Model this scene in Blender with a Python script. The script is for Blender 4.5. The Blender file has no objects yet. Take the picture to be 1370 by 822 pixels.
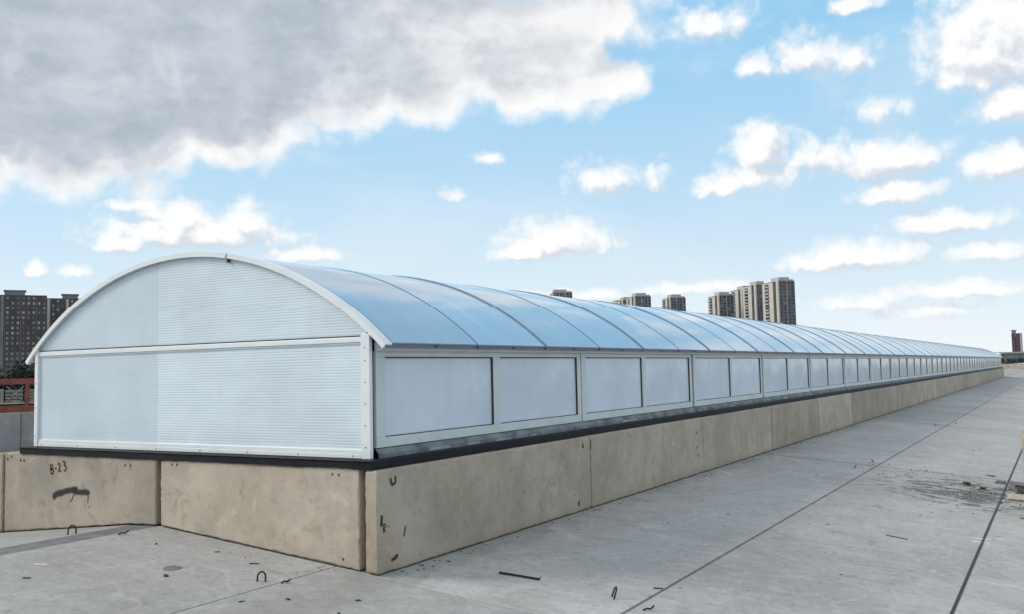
import bpy, bmesh, math, random
from mathutils import Vector, Matrix, noise as mn

S = bpy.context.scene
COL = S.collection
rnd = random.Random(7)
R = math.radians

# ------------------------------------------------------------------ helpers
def link(name, data, parent=None, loc=None):
    o = bpy.data.objects.new(name, data)
    COL.objects.link(o)
    if parent is not None:
        o.parent = parent
    if loc is not None:
        o.location = loc
    return o

def tag(o, label=None, cat=None, group=None, kind=None):
    if label: o['label'] = label
    if cat: o['category'] = cat
    if group: o['group'] = group
    if kind: o['kind'] = kind
    return o

def thing(name, label, cat, loc=(0, 0, 0), rz=0.0, group=None):
    o = link(name, None, None, loc)
    o.rotation_euler = (0, 0, rz)
    o.empty_display_size = 0.2
    return tag(o, label, cat, group)

class MB:
    """collects faces, builds one mesh"""
    def __init__(self):
        self.v = []; self.f = []; self.s = []; self.uv = {}
    def quad(self, *p, smooth=False):
        n = len(self.v)
        self.v += [tuple(q) for q in p]
        self.f.append(tuple(range(n, n + len(p)))); self.s.append(smooth)
    def box(self, a, b, M=None):
        x0, y0, z0 = a; x1, y1, z1 = b
        pts = [(x0,y0,z0),(x1,y0,z0),(x1,y1,z0),(x0,y1,z0),(x0,y0,z1),(x1,y0,z1),(x1,y1,z1),(x0,y1,z1)]
        if M is not None: pts = [tuple(M @ Vector(q)) for q in pts]
        n = len(self.v); self.v += pts
        for f in ((0,3,2,1),(4,5,6,7),(0,1,5,4),(1,2,6,5),(2,3,7,6),(3,0,4,7)):
            self.f.append(tuple(n + i for i in f)); self.s.append(False)
    def prism(self, poly, y0, y1, smooth=False):
        """polygon in XZ extruded along Y"""
        n = len(self.v); k = len(poly)
        self.v += [(x, y0, z) for x, z in poly] + [(x, y1, z) for x, z in poly]
        self.f.append(tuple(n + i for i in range(k))); self.s.append(False)
        self.f.append(tuple(n + k + i for i in reversed(range(k)))); self.s.append(False)
        for i in range(k):
            j = (i + 1) % k
            self.f.append((n + i, n + k + i, n + k + j, n + j)); self.s.append(smooth)
    def tube(self, pts, r, seg=8):
        rings = []
        for i, p in enumerate(pts):
            p = Vector(p)
            t = (Vector(pts[min(i+1, len(pts)-1)]) - Vector(pts[max(i-1, 0)])).normalized()
            a = t.orthogonal().normalized() if i == 0 else (self._a - t * self._a.dot(t)).normalized()
            self._a = a
            b = t.cross(a)
            rr = r[i] if isinstance(r, (list, tuple)) else r
            n = len(self.v)
            for k in range(seg):
                th = 2*math.pi*k/seg
                self.v.append(tuple(p + (a*math.cos(th) + b*math.sin(th))*rr))
            rings.append(n)
        for q in range(len(rings)-1):
            for k in range(seg):
                k2 = (k+1) % seg
                self.f.append((rings[q]+k, rings[q]+k2, rings[q+1]+k2, rings[q+1]+k)); self.s.append(True)
        self.f.append(tuple(rings[0]+k for k in reversed(range(seg)))); self.s.append(False)
        self.f.append(tuple(rings[-1]+k for k in range(seg))); self.s.append(False)
    def mesh(self, name):
        m = bpy.data.meshes.new(name)
        m.from_pydata(self.v, [], self.f)
        m.polygons.foreach_set('use_smooth', self.s)
        m.update()
        return m
    def build(self, name, material, parent=None, loc=None, bevel=0.0):
        m = self.mesh(name)
        bm = bmesh.new(); bm.from_mesh(m)
        bmesh.ops.recalc_face_normals(bm, faces=bm.faces)
        bm.to_mesh(m); bm.free()
        m.materials.append(material)
        o = link(name, m, parent, loc)
        if bevel > 0:
            b = o.modifiers.new('bevel', 'BEVEL'); b.width = bevel; b.segments = 2; b.limit_method = 'ANGLE'
        return o

# ------------------------------------------------------------------ materials
class NT:
    def __init__(self, tree):
        self.t = tree; self.n = tree.nodes; self.l = tree.links
    def new(self, kind, **kw):
        n = self.n.new(kind)
        for k, v in kw.items(): setattr(n, k, v)
        return n
    def put(self, sock, v):
        if hasattr(v, 'is_linked') or isinstance(v, bpy.types.NodeSocket): self.l.new(v, sock)
        else: sock.default_value = v
    def math(self, op, a, b=None, c=None, clamp=False):
        n = self.new('ShaderNodeMath', operation=op); n.use_clamp = clamp
        self.put(n.inputs[0], a)
        if b is not None: self.put(n.inputs[1], b)
        if c is not None: self.put(n.inputs[2], c)
        return n.outputs[0]
    def vmath(self, op, a, b=None, c=None):
        n = self.new('ShaderNodeVectorMath', operation=op)
        self.put(n.inputs[0], a)
        if b is not None: self.put(n.inputs[1], b)
        if c is not None: self.put(n.inputs[2], c)
        return n
    def noise(self, vec, scale, detail=4, rough=0.55, dist=0.0):
        n = self.new('ShaderNodeTexNoise'); n.inputs['Scale'].default_value = scale
        n.inputs['Detail'].default_value = detail; n.inputs['Roughness'].default_value = rough
        n.inputs['Distortion'].default_value = dist
        self.l.new(vec, n.inputs['Vector'])
        return n.outputs[0]
    def ramp(self, fac, stops):
        n = self.new('ShaderNodeValToRGB')
        e = n.color_ramp.elements
        while len(e) < len(stops): e.new(0.5)
        for q, (p, c) in zip(e, stops):
            q.position = p; q.color = (c[0], c[1], c[2], 1) if hasattr(c, '__len__') else (c, c, c, 1)
        self.put(n.inputs[0], fac)
        return n.outputs[0]
    def step(self, v, lo, hi, smooth=True):
        n = self.new('ShaderNodeMapRange'); n.interpolation_type = 'SMOOTHSTEP' if smooth else 'LINEAR'
        self.put(n.inputs[0], v); self.put(n.inputs[1], lo); self.put(n.inputs[2], hi)
        return n.outputs[0]
    def mix(self, fac, a, b, mode='MIX'):
        n = self.new('ShaderNodeMix', data_type='RGBA', blend_type=mode)
        self.put(n.inputs[0], fac)
        self.put(n.inputs[6], a if not isinstance(a, tuple) else (*a[:3], 1))
        self.put(n.inputs[7], b if not isinstance(b, tuple) else (*b[:3], 1))
        return n.outputs[2]
    def scale(self, vec, s):
        return self.vmath('MULTIPLY', vec, s).outputs[0]
    def bump(self, h, strength, dist, normal=None):
        n = self.new('ShaderNodeBump'); n.inputs['Strength'].default_value = strength
        n.inputs['Distance'].default_value = dist
        self.l.new(h, n.inputs['Height'])
        if normal is not None: self.l.new(normal, n.inputs['Normal'])
        return n.outputs[0]

def newmat(name):
    m = bpy.data.materials.new(name); m.use_nodes = True
    t = NT(m.node_tree); b = t.n['Principled BSDF']
    return m, t, b

def plain(name, col, rough=0.6, metal=0.0, var=0.12, scale=6.0, bumps=0.0, spec=0.5):
    m, t, b = newmat(name)
    tc = t.new('ShaderNodeTexCoord').outputs['Object']
    n = t.noise(tc, scale, 5, 0.6)
    k = t.step(n, 0.25, 0.75)
    c = t.mix(k, tuple(v*(1-var) for v in col), tuple(min(1, v*(1+var)) for v in col))
    t.put(b.inputs['Base Color'], c)
    b.inputs['Roughness'].default_value = rough
    b.inputs['Metallic'].default_value = metal
    b.inputs['Specular IOR Level'].default_value = spec
    if bumps > 0:
        t.put(b.inputs['Normal'], t.bump(t.noise(tc, scale*8, 4), bumps, 0.004))
    return m

def world_pos(t):
    return t.new('ShaderNodeNewGeometry').outputs['Position']

# --- deck concrete: pale grey screed with scuffs, scratches, stains
def make_deck_mat():
    m, t, b = newmat('deck_concrete')
    g = t.new('ShaderNodeNewGeometry')
    P = g.outputs['Position']; isl = g.outputs['Random Per Island']
    big = t.noise(P, 0.45, 5, 0.6)
    mid = t.noise(P, 2.6, 6, 0.62, 0.6)
    fine = t.noise(P, 38, 5, 0.7)
    grain = t.noise(P, 13.0, 5, 0.68, 0.4)
    swp = t.noise(t.scale(P, (1.2, 9.0, 1)), 1.0, 5, 0.65, 1.2)   # trowel sweeps across the slab
    c = t.mix(t.step(big, 0.3, 0.7), (0.308, 0.312, 0.316), (0.4, 0.409, 0.415))
    c = t.mix(t.math('MULTIPLY', t.step(mid, 0.5, 0.72), 0.42), c, (0.239, 0.241, 0.247))
    c = t.mix(t.math('MULTIPLY', t.step(mid, 0.47, 0.3), 0.4), c, (0.462, 0.474, 0.484))
    c = t.mix(t.math('MULTIPLY', t.step(swp, 0.52, 0.7), 0.22), c, (0.485, 0.498, 0.51))
    c = t.mix(t.math('MULTIPLY', t.step(fine, 0.5, 0.72), 0.45), c, (0.24, 0.235, 0.225))
    c = t.mix(t.math('MULTIPLY', t.step(grain, 0.5, 0.72), 0.5), c, (0.20, 0.205, 0.215))
    c = t.mix(t.math('MULTIPLY', t.step(grain, 0.46, 0.26), 0.5), c, (0.53, 0.54, 0.55))
    tint = t.math('MULTIPLY_ADD', isl, 0.18, 0.985)
    vs = t.new('ShaderNodeVectorMath', operation='SCALE'); t.put(vs.inputs[0], c); t.put(vs.inputs['Scale'], tint)
    c = vs.outputs[0]
    # short dark scratches and specks
    sp = t.new('ShaderNodeTexVoronoi'); sp.inputs['Scale'].default_value = 5.0
    sp.inputs['Randomness'].default_value = 1.0
    t.put(sp.inputs['Vector'], t.vmath('ADD', t.scale(P, (1.0, 2.2, 1)), t.vmath('SCALE', t.new('ShaderNodeTexNoise').outputs[1]).outputs[0]).outputs[0])
    speck = t.step(sp.outputs['Distance'], 0.075, 0.03)
    keep = t.step(t.noise(P, 3.1, 2), 0.5, 0.62)
    c = t.mix(t.math('MULTIPLY', t.math('MULTIPLY', speck, keep), 0.55), c, (0.13, 0.13, 0.135))
    # fine hairline scratches in two directions
    for sc_, seed_ in (((22, 1.6, 1), 0.0), ((2.2, 26, 1), 7.3), ((14, 9, 1), 3.1)):
        hn = t.noise(t.vmath('MULTIPLY_ADD', P, sc_, (seed_, seed_*2, 0)).outputs[0], 1.0, 4, 0.65, 0.7)
        c = t.mix(t.math('MULTIPLY', t.step(hn, 0.66, 0.74), 0.5), c, (0.22, 0.215, 0.205))
        c = t.mix(t.math('MULTIPLY', t.step(hn, 0.33, 0.26), 0.4), c, (0.68, 0.67, 0.65))
    # pale plaster dribbles
    dr = t.noise(t.scale(P, (7, 2.4, 1)), 1.6, 6, 0.7, 2.0)
    c = t.mix(t.math('MULTIPLY', t.step(dr, 0.63, 0.70), 0.45), c, (0.62, 0.62, 0.62))
    # hairline cracks and blotchy water marks
    ck = t.new('ShaderNodeTexVoronoi'); ck.feature = 'DISTANCE_TO_EDGE'; ck.inputs['Scale'].default_value = 0.55
    wn = t.new('ShaderNodeTexNoise'); wn.inputs['Scale'].default_value = 1.7; wn.inputs['Detail'].default_value = 5; t.put(wn.inputs['Vector'], P)
    t.put(ck.inputs['Vector'], t.vmath('MULTIPLY_ADD', wn.outputs[1], (0.9, 0.9, 0), P).outputs[0])
    ckm = t.math('MULTIPLY', t.step(ck.outputs['Distance'], 0.006, 0.002), t.step(t.noise(P, 0.5, 3), 0.52, 0.6))
    c = t.mix(t.math('MULTIPLY', ckm, 0.6), c, (0.15, 0.15, 0.15))
    wm = t.noise(P, 0.9, 3, 0.5, 1.2)
    ring = t.math('SUBTRACT', 1.0, t.math('MULTIPLY', t.math('ABSOLUTE', t.math('SUBTRACT', wm, 0.56)), 40.0), clamp=True)
    c = t.mix(t.math('MULTIPLY', ring, 0.16), c, (0.62, 0.62, 0.60))
    c = t.mix(t.math('MULTIPLY', t.step(wm, 0.56, 0.62), 0.14), c, (0.24, 0.245, 0.25))
    # muddy stain round the rubble and grime along the long kerb
    d = t.vmath('MULTIPLY_ADD', P, (1/1.25, 1/1.5, 0), (-3.85/1.25, -9.0/1.5, 0))
    ln = t.new('ShaderNodeVectorMath', operation='LENGTH'); t.put(ln.inputs[0], d.outputs[0])
    st = t.math('SUBTRACT', t.math('MULTIPLY_ADD', t.noise(t.scale(P, (1.0, 2.2, 1)), 2.8, 8, 0.72, 0.5), 2.2, -0.55), t.math('MULTIPLY', ln.outputs['Value'], 0.34))
    c = t.mix(t.math('MULTIPLY', t.step(st, 0.30, 0.42), 0.85), c, (0.105, 0.10, 0.096))
    sx = t.new('ShaderNodeSeparateXYZ'); t.put(sx.inputs[0], P)
    near = t.math('SUBTRACT', t.noise(P, 3.5, 5), t.math('MULTIPLY', t.math('ABSOLUTE', t.math('SUBTRACT', sx.outputs[0], 0.2)), 0.75))
    c = t.mix(t.math('MULTIPLY', t.step(near, 0.2, 0.48), 0.45), c, (0.23, 0.23, 0.215))
    c = t.mix(1.0, c, (1.0, 0.975, 0.945), 'MULTIPLY')
    t.put(b.inputs['Base Color'], c)
    b.inputs['Roughness'].default_value = 0.82
    b.inputs['Specular IOR Level'].default_value = 0.18
    n1 = t.bump(mid, 0.25, 0.01)
    n2 = t.bump(fine, 0.3, 0.002, n1)
    t.put(b.inputs['Normal'], n2)
    return m

def make_block_mat(name, lo, hi, dirt, pale):
    m, t, b = newmat(name)
    P = world_pos(t)
    oi = t.new('ShaderNodeObjectInfo').outputs['Random']
    big = t.noise(P, 1.3, 5, 0.6)
    mid = t.noise(P, 6.0, 6, 0.62, 0.8)
    fine = t.noise(P, 60, 4, 0.7)
    drip = t.noise(t.scale(P, (2.6, 2.6, 0.4)), 1.0, 5, 0.6, 0.3)
    c = t.mix(t.step(big, 0.3, 0.72), lo, hi)
    c = t.mix(t.math('MULTIPLY', t.step(drip, 0.46, 0.72), 0.24), c, dirt)
    c = t.mix(t.math('MULTIPLY', t.step(drip, 0.42, 0.28), 0.22), c, pale)
    c = t.mix(t.math('MULTIPLY', t.step(mid, 0.50, 0.72), 0.5), c, dirt)
    c = t.mix(t.math('MULTIPLY', t.step(mid, 0.45, 0.26), 0.5), c, pale)
    c = t.mix(t.math('MULTIPLY', t.step(fine, 0.55, 0.8), 0.25), c, tuple(v*0.6 for v in lo))
    v = t.new('ShaderNodeTexVoronoi'); v.inputs['Scale'].default_value = 26
    t.put(v.inputs['Vector'], P)
    pore = t.math('MULTIPLY', t.step(v.outputs['Distance'], 0.20, 0.08), t.step(t.noise(P, 4, 2), 0.52, 0.62))
    c = t.mix(t.math('MULTIPLY', pore, 0.9), c, tuple(x*0.35 for x in lo))
    v2 = t.new('ShaderNodeTexVoronoi'); v2.inputs['Scale'].default_value = 9
    t.put(v2.inputs['Vector'], P)
    spot = t.math('MULTIPLY', t.step(t.math('MULTIPLY_ADD', mid, 0.25, v2.outputs['Distance']), 0.24, 0.17), t.step(t.noise(P, 2.3, 2), 0.5, 0.6))
    c = t.mix(t.math('MULTIPLY', spot, 0.55), c, pale)
    gsz = t.new('ShaderNodeSeparateXYZ'); t.put(gsz.inputs[0], P)
    foot = t.step(t.math('MULTIPLY_ADD', mid, 0.30, gsz.outputs[2]), -0.62, -0.80)
    c = t.mix(t.math('MULTIPLY', foot, 0.45), c, dirt)
    gry = t.noise(t.scale(P, (1, 0.8, 1.6)), 1.1, 4, 0.6)
    c = t.mix(t.math('MULTIPLY', t.step(gry, 0.5, 0.68), 0.5), c, (lo[0]*0.82, lo[1]*0.92, lo[2]*1.05))
    vs = t.new('ShaderNodeVectorMath', operation='SCALE'); t.put(vs.inputs[0], c)
    t.put(vs.inputs['Scale'], t.math('MULTIPLY_ADD', oi, 0.26, 0.86))
    t.put(b.inputs['Base Color'], vs.outputs[0])
    b.inputs['Roughness'].default_value = 0.88
    b.inputs['Specular IOR Level'].default_value = 0.3
    h = t.math('SUBTRACT', mid, t.math('MULTIPLY', pore, 0.6))
    t.put(b.inputs['Normal'], t.bump(fine, 0.35, 0.003, t.bump(h, 0.35, 0.012)))
    return m

def make_poly_mat(name, col, line_amp, rough, period=0.025, bump=0.25, coat=0.0, axis=2, blot=0.06, dirt=0.1, wavy=0.0):
    """twin-wall polycarbonate: fine flutes running along the sheet"""
    m, t, b = newmat(name)
    P = world_pos(t)
    sx = t.new('ShaderNodeSeparateXYZ'); t.put(sx.inputs[0], P)
    w = t.math('SINE', t.math('MULTIPLY', sx.outputs[axis], 2*math.pi/period))
    k = t.math('MULTIPLY_ADD', w, 0.5, 0.5)
    big = t.noise(P, 1.1, 3, 0.5)
    patch = t.step(t.noise(t.scale(P, (0.9, 0.9, 3)), 1.7, 3), 0.35, 0.6)
    base = t.mix(t.step(big, 0.3, 0.7), tuple(v*(1-blot) for v in col), tuple(min(1, v*(1+blot)) for v in col))
    oi = t.new('ShaderNodeObjectInfo').outputs['Random']
    st_ = t.noise(t.scale(P, (3.2, 3.2, 0.35) if axis == 2 else (0.5, 3.0, 0.5)), 1.3, 6, 0.62, 0.4)
    base = t.mix(t.math('MULTIPLY', t.step(st_, 0.5, 0.75), dirt), base, (0.42, 0.46, 0.48))
    base = t.mix(t.math('MULTIPLY', t.step(st_, 0.45, 0.25), dirt), base, (0.82, 0.85, 0.87))
    vs_ = t.new('ShaderNodeVectorMath', operation='SCALE'); t.put(vs_.inputs[0], base)
    t.put(vs_.inputs['Scale'], t.math('MULTIPLY_ADD', oi, 0.14, 0.93)); base = vs_.outputs[0]
    lk = t.math('MULTIPLY', t.math('MULTIPLY', t.step(k, 0.45, 0.0), line_amp), t.math('MULTIPLY_ADD', patch, 0.6, 0.4))
    c = t.mix(lk, base, (col[0]*0.45, col[1]*0.5, col[2]*0.54))
    t.put(b.inputs['Base Color'], c)
    b.inputs['Roughness'].default_value = rough
    b.inputs['IOR'].default_value = 1.55
    b.inputs['Coat Weight'].default_value = coat
    b.inputs['Coat Roughness'].default_value = 0.08
    nrm = None
    if wavy > 0: nrm = t.bump(t.noise(t.scale(P, (0.8, 1.6, 0.8)), 1.0, 3, 0.5), wavy, 0.03)
    if bump > 0: nrm = t.bump(k, bump, 0.002, nrm)
    if nrm is not None: t.put(b.inputs['Normal'], nrm)
    t.put(b.inputs['Roughness'], t.math('MULTIPLY_ADD', st_, rough*0.8, rough*0.6))
    return m

M = {}
M['deck'] = make_deck_mat()
M['block'] = make_block_mat('kerb_concrete', (0.38, 0.328, 0.264), (0.51, 0.45, 0.372), (0.255, 0.217, 0.173), (0.60, 0.545, 0.465))
M['block_grey'] = make_block_mat('grey_kerb_concrete', (0.25, 0.242, 0.23), (0.34, 0.33, 0.315), (0.19, 0.185, 0.176), (0.40, 0.39, 0.37))
M['mortar'] = plain('mortar_grey', (0.175, 0.178, 0.185), 0.95, 0, 0.25, 9, 0.6, 0.2)
M['bed'] = plain('mortar_bed', (0.10, 0.085, 0.065), 0.95, 0, 0.35, 7, 0.5, 0.2)
M['black'] = plain('bitumen_membrane', (0.010, 0.011, 0.015), 0.6, 0, 0.4, 9, 0.5, 0.2)
M['tar'] = plain('tar_joint', (0.014, 0.014, 0.015), 0.6, 0, 0.3, 5, 0.4)
M['white'] = plain('white_aluminium_trim', (0.79, 0.83, 0.85), 0.32, 0.0, 0.04, 3)
M['alu'] = plain('mill_aluminium_frame', (0.60, 0.665, 0.69), 0.36, 0.1, 0.07, 2.2)
M['sill'] = plain('weathered_sill', (0.16, 0.175, 0.185), 0.65, 0.0, 0.6, 3.2, 0.2)
M['tape'] = plain('dull_tape', (0.34, 0.37, 0.39), .6, 0, .3, 9)
M['rib'] = plain('rib_grey_metal', (0.20, 0.29, 0.38), 0.4, 0.4, 0.15, 3)
M['eave'] = plain('eave_shadow_metal', (0.16, 0.16, 0.21), 0.5, 0.3, 0.15, 4)
M['gasket'] = plain('rubber_gasket', (0.02, 0.026, 0.034), 0.55, 0, 0.2, 5)
M['screw'] = plain('screw_steel', (0.10, 0.10, 0.11), 0.4, 0.6, 0.2, 30)
M['gable_a'] = make_poly_mat('opal_sheet_smooth', (0.635, 0.735, 0.815), 0.26, 0.32, bump=0.1, wavy=0.1)
M['gable_b'] = make_poly_mat('opal_sheet_fluted', (0.705, 0.80, 0.865), 0.5, 0.36, bump=0.35)
M['pane'] = make_poly_mat('window_sheet', (0.70, 0.79, 0.92), 0.12, 0.12, bump=0.04, blot=0.06, dirt=0.16, wavy=0.5)
M['roof'] = make_poly_mat('blue_roof_sheet', (0.37, 0.54, 0.70), 0.05, 0.10, period=0.03, bump=0.0, coat=0.3, axis=1, blot=0.05, dirt=0.22, wavy=0.25)
M['rust'] = plain('rusty_rebar', (0.035, 0.026, 0.022), 0.8, 0.2, 0.5, 60, 0.4)
M['paint'] = plain('dark_marker_paint', (0.035, 0.028, 0.024), 0.85, 0, 0.4, 40)
M['red'] = plain('red_oxide_steel', (0.21, 0.06, 0.042), 0.6, 0.1, 0.45, 3.5)
M['offcut'] = plain('grey_offcut_board', (0.26, 0.26, 0.245), 0.85, 0, 0.3, 5)

# ------------------------------------------------------------------ camera
cam = bpy.data.cameras.new('camera')
cam.sensor_width = 36.0
cam.lens = 36.0 * 1235.65 / 1370.0
cam.clip_start = 0.05; cam.clip_end = 12000
co = link('camera', cam)
rx, dn, fw = Vector((0.85958, 0.51054, -0.02152)), Vector((-0.05373, 0.04843, -0.99738)), Vector((-0.50816, 0.85849, 0.06906))
mw = Matrix((rx, -dn, -fw)).transposed().to_4x4()
mw.translation = Vector((4.98533, -6.04129, 0.71243))
co.matrix_world = mw
S.camera = co

# ------------------------------------------------------------------ light and sky
SUN_AZ, SUN_EL = R(-121), R(36)        # azimuth from +Y towards +X
sd = Vector((math.sin(SUN_AZ)*math.cos(SUN_EL), math.cos(SUN_AZ)*math.cos(SUN_EL), math.sin(SUN_EL)))
sun = bpy.data.lights.new('sun', 'SUN'); sun.energy = 2.0; sun.angle = R(22); sun.color = (1.0, 0.94, 0.85)
so = link('sun', sun); so.rotation_euler = sd.to_track_quat('Z', 'Y').to_euler()
so.location = (-20, -20, 40)

CA = [(-47.0, 17.6, 9.0, 4.2, 1), (-37.5, 17.8, 7.5, 3.2, 1), (-58.0, 14.4, 13.0, 4.6, 1), (-50.5, 14.6, 9.0, 3.2, 1), (-56.18, 19.29, 14.05, 7.13, 1), (-44.45, 19.98, 13.96, 5.65, 1), (-34.74, 20.71, 10.88, 4.75, 1), (-58.77, 14.65, 9.12, 3.71, 1), (-47.97, 14.48, 6.65, 2.04, 1), (-28.65, 18.04, 6.1, 2.92, 1), (-66.59, 15.5, 11.31, 6.68, 1), (-26.19, 21.38, 6.08, 2.49, 0.9), (-42.0, 27.12, 24.0, 5.92, 1), (-24.19, 17.64, 2.79, 1.51, 0.9), (-80, 38, 34, 17, 1), (-125, 30, 26, 14, 1), (170, 40, 40, 15, 1)]
CB = [(-1.6, 17.2, 4.6, 3.9, 1), (-2.48, 16.7, 3.61, 3.25, 1), (-1.18, 13.73, 2.47, 1.36, 1), (-2.08, 10.58, 2.21, 1.36, 1), (-7.54, 9.6, 2.42, 0.89, 0.95), (-8.17, 11.52, 3.34, 1.34, 0.95), (-15.15, 12.73, 1.82, 1.82, 1), (-17.57, 10.83, 1.68, 0.93, 1), (-15.35, 11.12, 2.59, 0.97, 0.6), (-12.07, 12.16, 2.3, 1.07, 0.5), (-24.84, 11.53, 1.94, 1.17, 0.6), (-21.39, 11.36, 0.73, 0.9, 0.45), (-27.74, 7.92, 3.62, 1.47, 1), (-29.85, 7.23, 1.96, 0.83, 1), (-49.87, 8.34, 5.81, 1.22, 1), (-50.49, 8.98, 2.52, 1.38, 1), (-46.77, 8.99, 1.3, 1.41, 1), (-53.73, 7.75, 1.68, 0.76, 1), (-52.74, 9.83, 1.83, 0.38, 0.7), (-58.03, 6.19, 0.63, 0.53, 0.9), (-55.97, 6.16, 0.77, 0.46, 0.9), (-17.88, 20.17, 2.47, 1.08, 0.6), (-12.04, 17.67, 2.11, 1.56, 0.6), (-15.3, 17.61, 0.97, 0.84, 0.6), (-9.38, 20.26, 1.73, 0.59, 0.7), (-9.94, 17.41, 1.24, 0.98, 0.5), (-9.84, 6.13, 3.89, 1.17, 0.85), (-11.92, 5.95, 2.27, 0.79, 0.85), (-5.33, 7.71, 3.17, 0.92, 0.8), (-3.06, 5.86, 2.23, 0.66, 0.8), (-4.08, 3.95, 3.6, 0.58, 0.7), (-9.96, 3.53, 2.01, 0.61, 0.5), (-6.22, 2.8, 2.64, 0.51, 0.5), (-31.83, 13.04, 0.85, 0.5, 0.6), (-19.35, 4.83, 3.53, 0.41, 0.6), (-26.66, 4.56, 3.68, 0.37, 0.5), (-43.62, 7.25, 2.69, 0.54, 0.7), (-33.98, 10.89, 0.7, 0.36, 0.35), (-8.24, 14.3, 1.21, 0.58, 0.3),
      (12, 14, 9, 3.5, 1), (24, 9, 7, 2.2, 1), (40, 18, 12, 4.5, 1), (62, 12, 10, 3, 1), (85, 22, 14, 5, 1), (20, 30, 10, 4, .8), (110, 14, 14, 4, 1), (-95, 12, 14, 4, 1)]

def cloud_group(name, blobs, nscale, warp, amp, flat, off):
    g = bpy.data.node_groups.new(name, 'ShaderNodeTree')
    g.interface.new_socket('P', in_out='INPUT', socket_type='NodeSocketVector')
    g.interface.new_socket('F', in_out='OUTPUT', socket_type='NodeSocketFloat')
    t = NT(g)
    gi = t.new('NodeGroupInput'); go = t.new('NodeGroupOutput')
    P0 = gi.outputs[0]
    nz = t.new('ShaderNodeTexNoise'); nz.noise_dimensions = '2D'; nz.inputs['Scale'].default_value = nscale*0.8
    nz.inputs['Detail'].default_value = 5; nz.inputs['Roughness'].default_value = 0.6; t.l.new(P0, nz.inputs['Vector'])
    P = t.vmath('MULTIPLY_ADD', t.vmath('SUBTRACT', nz.outputs[1], (0.5, 0.5, 0.5)).outputs[0], (warp*1.3, warp*0.8, 0), P0).outputs[0]
    F = None
    for a, e, ra, re, w in blobs:
        q = t.vmath('MULTIPLY_ADD', P, (1/ra, 1/re, 0), (-a/ra, -e/re, 0)).outputs[0]
        if flat > 1:      # flatter bases than tops
            q2 = t.vmath('MULTIPLY_ADD', P, (-1/ra, -flat/re, 0), (a/ra, flat*e/re, 0)).outputs[0]
            q = t.vmath('MAXIMUM', q, q2).outputs[0]
        ln = t.new('ShaderNodeVectorMath', operation='LENGTH'); t.l.new(q, ln.inputs[0])
        f = t.math('MULTIPLY_ADD', ln.outputs['Value'], -w, w)
        F = f if F is None else t.math('MAXIMUM', F, f)
    fb = t.noise(P0, nscale, 7, 0.6); fb.node.noise_dimensions = '2D'
    vo = t.new('ShaderNodeTexVoronoi'); vo.feature = 'F1'; vo.voronoi_dimensions = '2D'; vo.inputs['Scale'].default_value = nscale*1.15
    vo.inputs['Detail'].default_value = 2.0; vo.inputs['Roughness'].default_value = 0.55
    t.l.new(P, vo.inputs['Vector'])
    bil = t.math('MULTIPLY_ADD', vo.outputs['Distance'], -0.75, 0.78)
    fb = t.math('ADD', t.math('MULTIPLY', fb, 0.5), t.math('MULTIPLY', bil, 0.5))
    F = t.math('ADD', F, t.math('MULTIPLY_ADD', fb, amp, -0.5*amp + off))
    t.l.new(F, go.inputs[0])
    return g

w = bpy.data.worlds.new('World'); S.world = w; w.use_nodes = True
t = NT(w.node_tree)
bg = t.n['Background']; bg.inputs['Strength'].default_value = 0.1
tc = t.new('ShaderNodeTexCoord').outputs['Generated']
nd = t.vmath('NORMALIZE', tc).outputs[0]
sp = t.new('ShaderNodeSeparateXYZ'); t.l.new(nd, sp.inputs[0])
az = t.math('MULTIPLY', t.math('ARCTAN2', sp.outputs[0], sp.outputs[1]), 57.29578)
el = t.math('MULTIPLY', t.math('ARCSINE', sp.outputs[2]), 57.29578)
cx = t.new('ShaderNodeCombineXYZ'); t.l.new(az, cx.inputs[0]); t.l.new(el, cx.inputs[1])
PP = cx.outputs[0]
sky = t.new('ShaderNodeTexSky'); sky.sky_type = 'NISHITA'; sky.sun_disc = False
sky.sun_elevation = SUN_EL; sky.sun_rotation = SUN_AZ; sky.altitude = 50; sky.air_density = 1.0; sky.dust_density = 1.0; sky.ozone_density = 1.5
SKYTINT = (1.0, 1.0, 1.0)
skyc = t.mix(1.0, sky.outputs[0], SKYTINT, 'MULTIPLY')
# thin bright haze low in the sky
hz = t.math('POWER', t.math('SUBTRACT', 1.0, t.math('DIVIDE', t.math('MAXIMUM', el, 0.0), 34.0, clamp=True), clamp=True), 2.5)
SKYTOP, SKYLOW = (2.8, 6.55, 9.7), (9.0, 9.4, 9.5)
base = t.mix(0.8, skyc, SKYTOP)
base = t.mix(t.math('MULTIPLY', hz, 0.97), base, SKYLOW)
# veil of thin cirrus-like milkiness
ve = t.noise(t.scale(PP, (0.05, 0.12, 0)), 1.0, 5, 0.6, 0.8)
base = t.mix(t.math('MULTIPLY', t.step(ve, 0.45, 0.75), 0.35), base, (8.3, 9.0, 9.3))
gB = cloud_group('white_clouds', CB, 0.62, 1.0, 1.15, 1.6, 0.42)
gA = cloud_group('grey_cloud', CA, 0.30, 1.6, 0.95, 1.0, 0.14)
def inst(g, vec):
    n = t.new('ShaderNodeGroup'); n.node_tree = g; t.l.new(vec, n.inputs[0]); return n.outputs[0]
FB = inst(gB, PP)
FB2 = inst(gB, t.vmath('ADD', PP, (-0.45, 0.75, 0)).outputs[0])
dB = t.step(FB, -0.08, 0.72)
lit = t.step(t.math('SUBTRACT', FB, FB2), -0.46, 0.26)
cB = t.mix(lit, (6.7, 7.1, 7.75), (9.9, 9.85, 9.8))
col = t.mix(t.math('MULTIPLY', dB, 0.96), base, cB)
FA = inst(gA, PP)
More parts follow.
